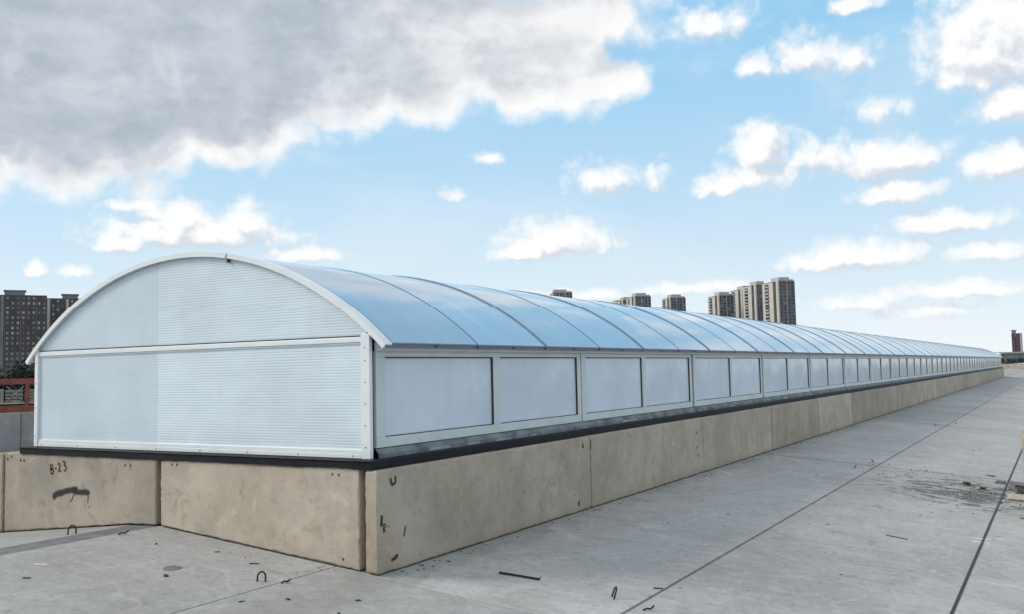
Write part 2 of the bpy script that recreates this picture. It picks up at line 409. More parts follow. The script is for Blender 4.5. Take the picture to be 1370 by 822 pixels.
FA2 = inst(gA, t.vmath('ADD', PP, (0.5, -1.3, 0)).outputs[0])
dA = t.step(FA, -0.08, 0.42)
inner = t.noise(t.scale(PP, (0.12, 0.24, 0)), 1.0, 8, 0.62, 0.15)
inn2 = t.noise(t.scale(PP, (0.35, 0.6, 0)), 1.0, 7, 0.6, 0.1)
grey = t.mix(t.step(t.math('MULTIPLY_ADD', inn2, 0.6, t.math('MULTIPLY', inner, 0.7)), 0.45, 0.85), (4.15, 4.75, 5.5), (5.9, 6.4, 7.0))
thick = t.math('MULTIPLY', t.step(FA, 0.0, 0.62), t.step(t.math('ADD', FA2, t.math('MULTIPLY_ADD', inner, 1.5, -0.75)), -0.42, 0.42))
# the right-hand and lower fringe of the big cloud is thin and catches the sun
azf = t.step(t.math('MULTIPLY_ADD', inner, 30.0, t.math('SUBTRACT', az, 15.0)), -45.0, -25.0)
wh = t.step(t.math('MULTIPLY_ADD', t.math('SUBTRACT', FA, FA2), 0.55, inner), 0.30, 0.72)
fringe = t.mix(wh, (7.3, 7.5, 7.9), (9.9, 9.85, 9.8))
cA = t.mix(t.math('MULTIPLY', thick, t.math('MULTIPLY_ADD', azf, -0.82, 1.0)), fringe, grey)
col = t.mix(dA, col, cA)
# deck under broken cloud; unseen white cover overhead and behind added to lift ambient
on_ = t.noise(t.scale(nd, (1, 1, 1)), 3.0, 6, 0.6, 0.5)
over = t.step(t.math('MULTIPLY_ADD', on_, 26.0, t.math('SUBTRACT', el, 13.0)), 36.0, 50.0)
ocol = t.mix(t.step(on_, 0.35, 0.65), (5.6, 5.75, 6.0), (9.6, 9.5, 9.4))
col = t.mix(t.math('MULTIPLY', over, 0.92), col, ocol)
side = t.math('ABSOLUTE', t.math('ADD', az, 30.0))
bk = t.math('MULTIPLY', t.step(side, 62.0, 85.0), t.step(t.math('MULTIPLY_ADD', on_, 1.0, 0.0), 0.40, 0.56))
col = t.mix(t.math('MULTIPLY', bk, 0.9), col, (9.2, 9.1, 9.0))
# below the horizon: dull ground glow
col = t.mix(t.step(el, -0.3, -2.0), col, (2.2, 2.3, 2.4))
t.l.new(col, bg.inputs['Color'])
w.cycles.sampling_method = 'MANUAL'; w.cycles.sample_map_resolution = 512

# ------------------------------------------------------------------ ground and deck
def deckz(x):
    if x >= -2.445:
        z = -0.685 - 0.0835*(x + 2.445)
        if x > 11.5: z = deckz(11.5) + 0.0835*(x - 11.5)
        return z
    if x >= -2.86: return -0.685 - 0.018*(-2.445 - x)/0.415
    if x >= -10.2: return -0.703 - 0.105*(-2.86 - x)
    return deckz(-10.2) + 0.045*(-10.2 - x)

DY = [-11.34, -0.19, 10.97, 22.3, 33.45, 44.6, 55.75, 66.9, 78.05, 89.2, 100.35, 111.5, 122.65, 133.8, 145, 156, 166.5]
bands = [(-21.6, -19.6), (-19.59, -17.25), (-16.85, -14.5), (-14.49, -12.4), (-12.39, -10.2), (-10.19, -8.0), (-7.99, -5.2), (-5.19, -2.86),
         (-2.445, -0.258), (-0.240, 2.130), (2.160, 4.139), (4.163, 6.3), (6.32, 8.5), (8.52, 11.5), (11.5, 14.0)]
deck = MB()
for bi, (x0, x1) in enumerate(bands):
    for k in range(len(DY)-1):
        y0, y1 = DY[k] + (0.032 if k > 1 else 0.005), DY[k+1] - (0.032 if k > 0 else 0.005)
        dz = rnd.uniform(-0.003, 0.003)
        pts = [(x0, deckz(x0)+dz), (x1, deckz(x1)+dz), (x1, deckz(x1)+dz-0.14), (x0, deckz(x0)+dz-0.14)]
        deck.prism(pts, y0, y1)
deck_o = deck.build('roof_deck', M['deck'])
tag(deck_o, 'pale grey concrete slabs of the flat factory roof', kind='structure')
mj = MB()
for x0, x1, drop in ((-2.86, -2.445, 0.002), (-17.25, -16.85, 0.004)):
    n = 260
    for i in range(n):
        ya, yb = -11.3 + 177.6*i/n, -11.3 + 177.6*(i+1)/n
        za, zb = deckz(x0)-drop, deckz(x1)-drop
        mj.quad((x0, ya, za), (x1, ya, zb), (x1, yb, zb), (x0, yb, za))
ms = mj.build('ridge_joint', M['mortar']); tag(ms, 'grey mortar strip filling the ridge joint between roof slabs', kind='structure')
jf = MB()
for x0, x1, d in ((-0.258, -0.240, 0.02), (2.130, 2.160, 0.016), (-8.0, -7.99, .02), (-5.2, -5.19, .02), (6.3, 6.32, .02), (8.5, 8.52, .02), (-14.5, -14.49, .02), (-12.4, -12.39, .02), (-19.6, -19.59, .02), (-10.2, -10.19, .02)):
    jf.quad((x0-.01, -11.3, deckz(x0)-d-.006), (x1+.01, -11.3, deckz(x1)-d-.006), (x1+.01, 166.4, deckz(x1)-d-.006), (x0-.01, 166.4, deckz(x0)-d-.006))
for y in DY[2:-1]:
    for x0, x1 in bands:
        jf.quad((x0, y-.04, deckz(x0)-.002), (x1, y-.04, deckz(x1)-.002), (x1, y+.04, deckz(x1)-.002), (x0, y+.04, deckz(x0)-.002))
j2 = jf.build('slab_joint', plain('dirty_joint', (0.10, 0.098, 0.095), .95, 0, .75, 2.2, .4, .2)); tag(j2, 'dark recessed joints between roof slabs', kind='structure')
tj = MB()
n = 400
for i in range(n):
    ya, yb = -11.3 + 177.6*i/n, -11.3 + 177.6*(i+1)/n
    xs = [(4.139 + 0.005*mn.noise(Vector((0, y*2.1, 3))), 4.164 + 0.005*mn.noise(Vector((5, y*2.4, 1)))) for y in (ya, yb)]
    tj.quad((xs[0][0], ya, deckz(4.15)+.0045), (xs[0][1], ya, deckz(4.15)+.0045), (xs[1][1], yb, deckz(4.15)+.0045), (xs[1][0], yb, deckz(4.15)+.0045))
tj_o = tj.build('tar_joint', M['tar']); tag(tj_o, 'black tar sealed joint running along the roof slabs', kind='structure')

gm = plain('ground_earth', (0.10, 0.105, 0.075), 0.95, 0, 0.35, 0.02)
gb = MB(); gb.quad((-6000, -6000, -11), (6000, -6000, -11), (6000, 9000, -11), (-6000, 9000, -11))
tag(gb.build('ground', gm), 'dull green earth around the factory', kind='structure')
# the factory walls that carry the roof
fb = MB(); fb.box((-21.6, -11.3, -11), (14.0, 166.4, -2.1))
fo = fb.build('factory_building', plain('factory_wall', (0.36, 0.36, 0.34), 0.8, 0, 0.1, 0.6))
tag(fo, 'long low factory carrying the flat concrete roof', 'building')

# ------------------------------------------------------------------ precast kerb blocks
def rough_block(x0, x1, y0, y1, zt, gap, seed, fine=True):
    """box with chipped, uneven arrises; the foot follows the slope of the deck"""
    def lines(a, b, stepv):
        L = [a, a + 0.012]
        n = max(1, int((b - a) / stepv))
        L += [a + (b - a)*i/n for i in range(1, n)]
        L += [b - 0.012, b]
        return sorted(set(L))
    st = 0.03 if fine else 0.4
    X = lines(x0, x1, st if (x1-x0) > .3 else 0.06); Y = lines(y0, y1, st if (y1-y0) > .3 else 0.06); Z = lines(0.0, 1.0, st*1.5)
    Z = [0.0, 0.018] + [z for z in Z if 0.03 < z < 0.97] + [0.982, 1.0]
    vid = {}; vs = []; fs = []
    nx, ny, nz = len(X)-1, len(Y)-1, len(Z)-1
    def V(i, j, k):
        key = (i, j, k)
        if key in vid: return vid[key]
        x, y, s = X[i], Y[j], Z[k]
        zb = deckz(x) + gap
        p = Vector((x, y, zb + (zt - zb)*s))
        ext = (i in (0, nx)) + (j in (0, ny)) + (k in (0, nz))
        nv = Vector((1 if i == nx else -1 if i == 0 else 0, 1 if j == ny else -1 if j == 0 else 0, 1 if k == nz else -1 if k == 0 else 0))
        q = p*7 + Vector((seed*3.1, seed*1.7, seed))
        if ext >= 2:
            a = 0.002 + 0.010*max(0, mn.noise(q*1.6)) + (0.030*max(0, mn.noise(q*0.8 + Vector((4, 1, 7)))-0.22) + 0.012*max(0, mn.noise(q*4.1)) if fine else 0)
            p -= nv*a
        elif ext == 1 and fine:
            p += nv*0.0018*mn.noise(q*0.5)
        vid[key] = len(vs); vs.append(tuple(p)); return vid[key]
    for i in range(nx):
        for k in range(nz):
            fs.append((V(i,0,k), V(i+1,0,k), V(i+1,0,k+1), V(i,0,k+1)))
            fs.append((V(i,ny,k), V(i,ny,k+1), V(i+1,ny,k+1), V(i+1,ny,k)))
    for j in range(ny):
        for k in range(nz):
            fs.append((V(0,j,k), V(0,j,k+1), V(0,j+1,k+1), V(0,j+1,k)))
            fs.append((V(nx,j,k), V(nx,j+1,k), V(nx,j+1,k+1), V(nx,j,k+1)))
    for i in range(nx):
        for j in range(ny):
            fs.append((V(i,j,nz), V(i+1,j,nz), V(i+1,j+1,nz), V(i,j+1,nz)))
            fs.append((V(i,j,0), V(i,j+1,0), V(i+1,j+1,0), V(i+1,j,0)))
    m = bpy.data.meshes.new('concrete_kerb_block')
    m.from_pydata(vs, [], fs); m.update()
    return m

def kerb(x0, x1, y0, y1, zt, seed, label, group, fine, matr, gap=0.014):
    cxp, cyp = (x0+x1)/2, (y0+y1)/2
    m = rough_block(x0, x1, y0, y1, zt, gap, seed, fine)
    m.transform(Matrix.Translation((-cxp, -cyp, 0)))
    m.materials.append(matr)
    o = link('concrete_kerb_block', m, None, (cxp, cyp, 0))
    tag(o, label, 'kerb block', group)
    b = MB()
    ins = 0.022
    xa, xb = x0 + ins, x1 - ins
    b.prism([(xa-cxp, deckz(xa)-.004), (xb-cxp, deckz(xb)-.004), (xb-cxp, deckz(xb)+gap+.004), (xa-cxp, deckz(xa)+gap+.004)], y0-cyp+ins, y1-cyp-ins)
    b.build('mortar_bed', M['bed'], o)
    return o

def stroke(pts, width, plane, d, jit=0.3, seed=0):
    """a brush or marker stroke as a thin ribbon; plane 'Y' = end wall, 'X' = long wall"""
    v = []; P = []
    for a, b2 in zip(pts[:-1], pts[1:]):
        L = math.hypot(b2[0]-a[0], b2[1]-a[1]); k = max(2, int(L/0.008))
        for i in range(k): P.append((a[0]+(b2[0]-a[0])*i/k, a[1]+(b2[1]-a[1])*i/k))
    P.append(pts[-1])
    mb = MB(); rows = []
    for i, p in enumerate(P):
        q = P[min(i+1, len(P)-1)]; r0 = P[max(i-1, 0)]
        tx, tz = q[0]-r0[0], q[1]-r0[1]; L = math.hypot(tx, tz) or 1
        nx, nz = -tz/L, tx/L
        wv = width*0.5*(1 + jit*mn.noise(Vector((p[0]*60+seed, p[1]*60, seed*1.3)))*1.6)
        if i in (0, len(P)-1): wv *= 0.5
        a, b2 = (p[0]+nx*wv, p[1]+nz*wv), (p[0]-nx*wv, p[1]-nz*wv)
        rows.append(tuple((u, d, zz) if plane == 'Y' else (d, u, zz) for u, zz in (a, b2)))
    for i in range(len(rows)-1):
        mb.quad(rows[i][0], rows[i][1], rows[i+1][1], rows[i+1][0])
    return mb

def merge(list_):
    out = MB()
    for q in list_:
        n = len(out.v); out.v += q.v; out.f += [tuple(i+n for i in f) for f in q.f]; out.s += q.s
    return out

def on(o, mb, name, matr):
    """child mesh given in world coordinates of an unrotated thing"""
    loc = Vector(o.location)
    mb.v = [tuple(Vector(v) - loc) for v in mb.v]
    return mb.build(name, matr, o)

# soft sprayed smear: opacity breaks up in noise
def smear_mat():
    m, t, b = newmat('sprayed_smear')
    P = world_pos(t)
    uv = t.new('ShaderNodeAttribute'); uv.attribute_name = 'edge'
    n = t.noise(P, 45, 5, 0.7); n2 = t.noise(P, 14, 3)
    a = t.step(t.math('ADD', t.math('MULTIPLY_ADD', n, 0.7, -0.35), t.math('ADD', uv.outputs['Fac'], t.math('MULTIPLY_ADD', n2, 0.6, -0.3))), 0.12, 0.75)
    b.inputs['Base Color'].default_value = (0.035, 0.026, 0.024, 1); b.inputs['Roughness'].default_value = 0.9
    t.put(b.inputs['Alpha'], t.math('MULTIPLY', a, 0.9))
    return m
M['smear'] = smear_mat()

def smear(o, name, pts, width, plane, d):
    P = []
    for a, b2 in zip(pts[:-1], pts[1:]):
        for i in range(8): P.append((a[0]+(b2[0]-a[0])*i/8, a[1]+(b2[1]-a[1])*i/8))
    P.append(pts[-1])
    v = []; f = []; e = []
    K = 7
    loc = Vector(o.location)
    for i, p in enumerate(P):
        q = P[min(i+1, len(P)-1)]; r0 = P[max(i-1, 0)]
        tx, tz = q[0]-r0[0], q[1]-r0[1]; L = math.hypot(tx, tz) or 1
        end = min(1.0, min(i, len(P)-1-i)/3)
        for k in range(K):
            s = -1 + 2*k/(K-1)
            u, z = p[0] - tz/L*s*width/2, p[1] + tx/L*s*width/2
            v.append(tuple(Vector((u, d, z) if plane == 'Y' else (d, u, z)) - loc)); e.append((1-abs(s))*end)
    for i in range(len(P)-1):
        for k in range(K-1):
            f.append((i*K+k, i*K+k+1, (i+1)*K+k+1, (i+1)*K+k))
    m = bpy.data.meshes.new(name); m.from_pydata(v, [], f)
    at = m.attributes.new('edge', 'FLOAT', 'POINT'); at.data.foreach_set('value', e)
    m.materials.append(M['smear'])
    return link(name, m, o)

GK = 'precast concrete blocks carrying the skylight'
kb_left = kerb(-4.955, -2.478, -0.15, -0.03, -0.062, 3, 'tan concrete block under the gable with the handwritten B-23 and a dark smear', GK, True, M['block'])
kb_right = kerb(-2.412, 0.012, -0.15, -0.03, -0.062, 5, 'plain tan concrete block under the gable, next to the near corner gap', GK, True, M['block'])
kb_end = kerb(-5.115, -4.98, -0.16, 3.74, -0.072, 8, 'concrete block whose pale end shows at the far left edge of the gable row', GK, True, M['block'])
ORD = ['first', 'second', 'third', 'fourth', 'fifth', 'sixth', 'seventh', 'eighth', 'ninth', 'tenth', 'eleventh', 'twelfth', 'thirteenth', 'fourteenth', 'fifteenth', 'sixteenth', 'seventeenth', 'eighteenth', 'nineteenth', 'twentieth', 'twenty-first', 'twenty-second', 'twenty-third', 'twenty-fourth']
kb = []
NB = 24
BL = 3.925
for i in range(NB):
    y0 = -0.16 + BL*i; y1 = y0 + BL - (rnd.uniform(.022, .030) if i < 2 else rnd.uniform(.045, .07)) - (0.02 if i == 5 else 0)
    lab = ('chipped concrete corner block with black marker strokes on its long face' if i == 0 else
           'last concrete block at the far end of the long kerb row' if i == NB-1 else
           ORD[i] + ' concrete block from the near corner along the long kerb row')
    kb.append(kerb(0.084, 0.21, y0, y1, -0.072 + rnd.uniform(-.004, .004), 11+i, lab, GK, i < 3, M['block']))

# writing on the blocks
def glyph(strokes, ox, oz, sc, rot, wd, plane, d, seed):
    c, s = math.cos(rot), math.sin(rot)
    return merge([stroke([(ox + sc*(c*x - s*z), oz + sc*(s*x + c*z)) for x, z in st], wd, plane, d, 0.35, seed+i) for i, st in enumerate(strokes)])
gl = {'B': [[(0, 0), (0.05, 1)], [(0.05, 1), (0.42, .97), (0.48, .76), (0.3, .55), (0.05, .52)], [(0.05, .52), (0.42, .5), (0.5, .25), (0.35, .03), (0, 0)]],
      '-': [[(0, .42), (0.3, .46)]],
      '2': [[(0, .8), (.12, .98), (.36, .95), (.42, .7), (.2, .35), (.0, .03)], [(0, .03), (.25, .07), (.5, .02)]],
      '3': [[(0, .95), (.3, 1.0), (.42, .8), (.15, .56), (.42, .5), (.45, .2), (.25, .0), (0, .06)]],
      'R': [[(0, 0), (.02, 1)], [(.02, 1), (.4, .95), (.38, .62), (.02, .52)], [(.05, .52), (.42, 0)]]}
yd = -0.1535
rt = 0.27
for ch, ox, oz, sc, sd_ in (('B', -4.118, -0.262, .095, 1), ('-', -4.045, -0.240, .09, 5), ('2', -3.990, -0.234, .088, 9), ('3', -3.905, -0.222, .10, 14)):
    on(kb_left, glyph(gl[ch], ox, oz, sc, rt, .015, 'Y', yd, sd_), 'handwritten_character', M['paint'])
smear(kb_left, 'paint_smear', [(-4.10, -.515), (-4.02, -.46), (-3.9, -.43), (-3.76, -.405), (-3.66, -.395)], 0.10, 'Y', yd)
smear(kb_left, 'paint_smear', [(-3.78, -.42), (-3.66, -.425), (-3.56, -.42), (-3.46, -.415)], 0.09, 'Y', yd - .001)
for st_ in ([(-3.74, -.45), (-3.76, -.50), (-3.80, -.53)], [(-3.50, -.45), (-3.505, -.53)], [(-3.49, -.55), (-3.49, -.575)]):
    on(kb_left, stroke(st_, .010, 'Y', yd, .5, 3), 'paint_drip', M['paint'])
xd = 0.2135
for st_, wd_ in (([(.015, -.145), (.018, -.185), (.045, -.205)], .022), ([(.075, -.13), (.078, -.18), (.05, -.205)], .018), ([(.205, -.56), (.18, -.645)], .014)):
    on(kb[0], stroke(st_, wd_, 'X', xd, .4, 1), 'marker_stroke', M['paint'])
on(kb[0], glyph(gl['R'], -.085, -.575, .07, .12, .010, 'X', xd, 3), 'handwritten_character', M['paint'])
on(kb[0], glyph(gl['-'], -.035, -.568, .08, .1, .010, 'X', xd, 7), 'handwritten_character', M['paint'])
smear(kb[0], 'paint_smear', [(-.105, -.42), (-.11, -.46), (-.118, -.53)], .05, 'X', xd)
smear(kb[0], 'paint_smear', [(.0, -.81), (.05, -.80), (.11, -.775)], .05, 'X', xd)

def holes(o, pts, plane, d, r):
    for a, z in pts:
        b = MB(); n = 9; vv = []
        for k in range(n):
            th = 2*math.pi*k/n; rr = r*(1 + .3*math.sin(3*th + a*40))
            u, w2 = a + rr*.8*math.cos(th), z + rr*1.1*math.sin(th)
            vv.append((u, d, w2) if plane == 'Y' else (d, u, w2))
        b.quad(*vv)
        on(o, b, 'bolt_hole', M['bed'])
holes(kb_left, [(-4.66, -.135), (-4.60, -.135), (-4.83, -.10), (-4.90, -.13), (-2.93, -.13), (-2.85, -.13)], 'Y', yd, .014)
holes(kb_right, [(-.27, -.115), (-.20, -.118), (-2.25, -.10), (-2.18, -.098), (-.16, -.80)], 'Y', yd, .012)
holes(kb[1], [(7.40, -.28), (7.40, -.5), (7.42, -.62)], 'X', xd, .022)
holes(kb[0], [(3.42, -.80), (3.55, -.17)], 'X', xd, .03)

# ------------------------------------------------------------------ the skylight
XR, XL = 0.0, -4.60
NBAY, BAY = 24, 3.92
LEN = NBAY*BAY
HW, ZT, ZA = 2.445, 0.968, 1.905
CXA = -2.265
RR = (HW*HW + (ZA-ZT)**2)/(2*(ZA-ZT)); ZC = ZA - RR
TH = math.asin(HW/RR)
sk = thing('barrel_skylight', 'long white barrel-vaulted skylight with blue curved roof on a concrete kerb', 'skylight')

def arc_pts(r, th0, th1, n):
    return [(CXA + r*math.sin(th0 + (th1-th0)*i/n), ZC + r*math.cos(th0 + (th1-th0)*i/n)) for i in range(n+1)]
def arc_band(r0, r1, y0, y1, th0, th1, n=40):
    mb = MB(); o_, i_ = arc_pts(r1, th0, th1, n), arc_pts(r0, th0, th1, n)
    for k in range(n):
        for a, b, sm in ((o_[k], o_[k+1], True), (i_[k+1], i_[k], True)):
            mb.quad((a[0], y0, a[1]), (b[0], y0, b[1]), (b[0], y1, b[1]), (a[0], y1, a[1]), smooth=False)
        for yy in (y0, y1):
            mb.quad((o_[k][0], yy, o_[k][1]), (o_[k+1][0], yy, o_[k+1][1]), (i_[k+1][0], yy, i_[k+1][1]), (i_[k][0], yy, i_[k][1]))
    for k in (0, n):
        mb.quad((o_[k][0], y0, o_[k][1]), (o_[k][0], y1, o_[k][1]), (i_[k][0], y1, i_[k][1]), (i_[k][0], y0, i_[k][1]))
    return mb
def arc_sheet(y0, y1, n=56):
    """smooth welded sheet with thickness"""
    o_, i_ = arc_pts(RR, -TH, TH, n), arc_pts(RR-.012, -TH, TH, n)
    v = []; f = []
    for x, z in o_: v += [(x, y0, z), (x, y1, z)]
    k0 = len(v)
    for x, z in i_: v += [(x, y0, z), (x, y1, z)]
    for k in range(n):
        f.append((2*k, 2*k+2, 2*k+3, 2*k+1))
        f.append((k0+2*k, k0+2*k+1, k0+2*k+3, k0+2*k+2))
    sm = [True]*len(f)
    k1 = len(v); v += list(v)      # the rims get vertices of their own, so the skin stays smooth
    for k in (0, n):
        f.append((k1+2*k, k1+2*k+1, k1+k0+2*k+1, k1+k0+2*k)); sm.append(False)
    for q in (0, 1):
        for k in range(n):
            f.append((k1+2*k+q, k1+2*k+2+q, k1+k0+2*k+2+q, k1+k0+2*k+q)); sm.append(False)
    m = bpy.data.meshes.new('roof_sheet'); m.from_pydata(v, [], f)
    m.polygons.foreach_set('use_smooth', sm)
    bm = bmesh.new(); bm.from_mesh(m); bmesh.ops.recalc_face_normals(bm, faces=bm.faces); bm.to_mesh(m); bm.free()
    m.materials.append(M['roof'])
    return m

# black membrane and inner base
nseg = 240
def membrane(axis, a0, a1, fixed_in, fixed_out, zt, zb, seed):
    mb = MB(); prev = None
    for i in range(nseg+1):
        a = a0 + (a1-a0)*i/nseg
        j = 0.006*mn.noise(Vector((a*3.0, seed, 0))); j2 = 0.008*mn.noise(Vector((a*2.3, seed, 9)))
        sec = [(fixed_in, zt), (fixed_out-.012, zt+j*.4), (fixed_out+j, zt-.012), (fixed_out+j, zb+j2), (fixed_in, zb)]
        cur = [((a, s0, s1) if axis == 'X' else (s0, a, s1)) for s0, s1 in sec]
        if prev:
            for k in range(len(sec)-1): mb.quad(prev[k], prev[k+1], cur[k+1], cur[k])
        else: mb.quad(*cur)
        prev = cur
    mb.quad(*prev)
    return mb
membrane('Y', -0.163, LEN + .1, -0.05, 0.150, 0.004, -0.067, 2).build('bitumen_strip', M['black'], sk)
membrane('X', -4.66, 0.148, 0.05, -0.165, 0.003, -0.0615, 5).build('bitumen_strip', M['black'], sk)
for a_, b_ in (((.014, -.029, -.90), (.083, .02, -.063)), ((-2.49, -.028, -.67), (-2.40, .0, -.064))):
    q_ = MB(); q_.box(a_, b_); q_.build('gap_shade_filler', M['black'], sk)  # black boxes added behind the block gaps to deepen their shade
ib = MB(); ib.box((XL+.02, .02, -0.07), (XR-.05, LEN, 0.0)); ib.build('base_board', M['black'], sk)

# gable: four sheets, rails, posts
XS = -2.655
zmid = 1.0
def sheet_rect(x0, x1, z0, z1, m):
    b = MB(); b.box((x0, 0.0, z0), (x1, 0.016, z1)); return b.build('gable_sheet', m, sk)
sheet_rect(XL+.01, XS, 0.02, zmid, M['gable_a']); sheet_rect(XS+.002, XR-.01, 0.02, zmid, M['gable_b'])
def sheet_arc(x0, x1, m):
    n = 40; r = RR - .02
    top = [(x0 + (x1-x0)*i/n) for i in range(n+1)]
    poly = [(x1, zmid+.002), (x0, zmid+.002)] + [(x, max(zmid+.003, ZC + math.sqrt(r*r - (x-CXA)**2))) for x in top]
    b = MB(); b.prism(poly, 0.0, 0.016); return b.build('gable_sheet', m, sk)
sheet_arc(XL+.02, XS, M['gable_a']); sheet_arc(XS+.002, XR-.02, M['gable_b'])

def screws(parent, pts, r=0.0055):
    for x, y, z, ax in pts:
        b = MB(); b.tube([(0, 0, 0), (0, -.003, 0)] if ax == 'Y' else [(0, 0, 0), (.003, 0, 0)], r, 8)
        b.build('screw', M['screw'], parent, (x, y, z))
# middle rail: dark glazing line, white cap, lower lip
b = MB(); b.box((XL+.028, -.018, 0.977), (XR-.062, -.0005, 1.022)); mr = b.build('middle_rail', M['white'], sk, bevel=.004)
b = MB(); b.box((XL+.028, -.012, 1.0235), (XR-.060, -.0005, 1.034)); b.build('glazing_bead', M['gasket'], mr)
b = MB(); b.box((XL+.028, -.010, 0.963), (XR-.062, -.0005, 0.9755)); b.build('rail_lip', M['alu'], mr)
b = MB(); b.box((XL+.028, -.020, 0.006), (XR-.066, -.0005, 0.046)); br = b.build('bottom_rail', M['white'], sk, bevel=.004)
b = MB(); b.box((XL+.028, -.014, 0.0475), (XR-.066, -.0005, 0.078)); b.build('rail_lip', M['white'], br, bevel=.003)
screws(br, [(-4.5 + .62*i, -.020, .026, 'Y') for i in range(8)])
b = MB(); b.box((XR-.058, -.028, 0.004), (XR+.036, .012, 1.045)); cp = b.build('corner_post', M['white'], sk, bevel=.004)
screws(cp, [(XR-.012, -.028, z, 'Y') for z in (.10, .28, .46, .64, .82, .93)])
b = MB(); b.box((XL-.03, -.028, 0.004), (XL+.026, .03, 1.045)); cp2 = b.build('corner_post', M['white'], sk, bevel=.004)
screws(cp2, [(XL-.002, -.028, z, 'Y') for z in (.12, .42, .68, .9)])
# arch trim: two lengths with an open joint right of the crown
TL, TT = math.asin((HW+.06)/RR), math.asin((HW+.03)/RR)
tj0 = math.asin((-1.642-CXA)/RR)
for a, c in ((-TL, tj0-.003), (tj0+.003, TT)):
    tr = arc_band(RR-.032, RR+.014, -.046, -.030, a, c, 46).build('arch_trim', M['white'], sk)
    arc_band(RR+.0015, RR+.016, -.0295, .05, a, c, 46).build('trim_return', M['white'], tr)
    arc_band(RR-.032, RR-.022, -.0295, -.003, a, c, 46).build('trim_lip', M['alu'], tr)
b = MB(); jx, jz = CXA + RR*math.sin(tj0), ZC + RR*math.cos(tj0)
b.box((jx-.012, -.029, jz-.07), (jx+.012, -.010, jz+.010)); b.build('joint_bracket', M['gasket'], sk)
# far gable
b = MB(); b.prism([(XR, .0), (XL, .0), (XL, 1.0)] + [(x, max(1.0, z)) for x, z in arc_pts(RR-.03, -TH, TH, 40)] + [(XR, 1.0)], LEN-.02, LEN); b.build('gable_sheet', M['gable_a'], sk)

# roof sheets and ribs
PITCH = 2.72
half = PITCH/2
Y0 = 0.06
roof_mesh = arc_sheet(0.004, half-.004)
ys = []
y = Y0
while y < LEN - .5:
    ys.append(y); y += half
ys_end = y
first = arc_sheet(-.02, .058)
link('roof_sheet', first, sk)
for y in ys:
    o = link('roof_sheet', roof_mesh, sk, (0, y, 0))
rib_a = arc_band(RR+.0015, RR+.013, -.015, .015, -TH, TH, 44); rma = None
rib_b = arc_band(RR+.0015, RR+.005, -.006, .006, -TH, TH, 44); rmb = None
for k, y in enumerate(ys + [ys_end]):
    if k % 2 == 0:
        if rma is None: o = rib_a.build('roof_rib', M['rib'], sk, (0, y, 0)); rma = o.data
        else: link('roof_rib', rma, sk, (0, y, 0))
    else:
        if rmb is None: o = rib_b.build('roof_seam', M['rib'], sk, (0, y, 0)); rmb = o.data
        else: link('roof_seam', rmb, sk, (0, y, 0))
YE = ys_end
# eave: drip edge, strip coloured dark for the shadow gap, header
xe, ze = CXA + RR*math.sin(TH), ZC + RR*math.cos(TH)
for s in (1, -1):
    X = lambda v: CXA + s*(v - CXA)
    b = MB(); b.prism([(X(xe-.055), ze-.030), (X(xe-.012), ze-.040), (X(xe-.012), ze-.010), (X(xe-.055), ze+.018)], .0, YE); e = b.build('eave_shadow_strip', M['eave'], sk)
    b = MB(); b.prism([(X(.036), .893), (X(.115), .905), (X(.115), .935), (X(.036), .985)], .04, YE-.04); b.build('eave_soffit', M['alu'], sk)
pts = []
yy = .75
dots = MB()
while yy < 40:
    dots.box((xe-.012, yy-.012, ze-.034), (xe-.004, yy+.012, ze-.018)); yy += .68
dots.build('eave_clip', M['gasket'], sk)

# side windows: one frame per bay, two panes each
ZB, ZTF = 0.088, 0.90
zp0, zp1 = 0.172, 0.852
ya, yb = 0.060, BAY-.018
p1 = (0.182, 1.925); p2 = (2.055, 3.812)
if True:
    fr = MB()
    fr.box((0.0, ya, ZB), (.034, yb, zp0)); fr.box((0.0, ya, zp1), (.034, yb, ZTF))
    fr.box((0.0, ya, zp0), (.034, p1[0], zp1)); fr.box((0.0, p1[1], zp0), (.034, p2[0], zp1)); fr.box((0.0, p2[1], zp0), (.034, yb, zp1))
    f0 = fr.build('window_frame', M['alu'], sk, bevel=.003); fmesh = f0.data
    gk = MB()
    for a, c in (p1, p2):
        gk.box((.006, a+.001, zp1-.011), (.030, c-.001, zp1-.001)); gk.box((.006, a+.001, zp0+.001), (.020, c-.001, zp0+.008))
        gk.box((.006, c-.011, zp0+.008), (.030, c-.001, zp1-.011)); gk.box((.006, a+.001, zp0+.008), (.014, a+.005, zp1-.011))
    gmesh = gk.build('gasket', M['gasket'], f0).data
    pn = MB(); pn.box((.004, p1[0]+.005, zp0+.008), (.012, p1[1]-.011, zp1-.011)); pm1 = pn.build('pane', M['pane'], f0).data
    pn = MB(); pn.box((.004, p2[0]+.005, zp0+.008), (.012, p2[1]-.011, zp1-.011)); pm2 = pn.build('pane', M['pane'], f0).data
    for k in range(1, NBAY):
        o = f0.copy(); COL.objects.link(o); o.parent = sk; o.location = (0, BAY*k - 0.055, 0)
        for ch in list(f0.children):
            c2 = ch.copy(); COL.objects.link(c2); c2.parent = o
b = MB(); b.box((-.03, .03, .0), (-.004, LEN-.03, .98)); b.build('backing_panel', M['gasket'], sk)
# sill strip, patchy aluminium
b = MB()
n = 180
for i in range(n):
    y0, y1 = .045 + (LEN-.05)*i/n, .045 + (LEN-.05)*(i+1)/n
    b.quad((.030, y0, .082), (.030, y1, .082), (.062, y1, .040), (.062, y0, .040)); b.quad((.062, y0, .040), (.062, y1, .040), (.064, y1, .0035), (.064, y0, .0035))
si = b.build('sill_flashing', M['sill'], sk)
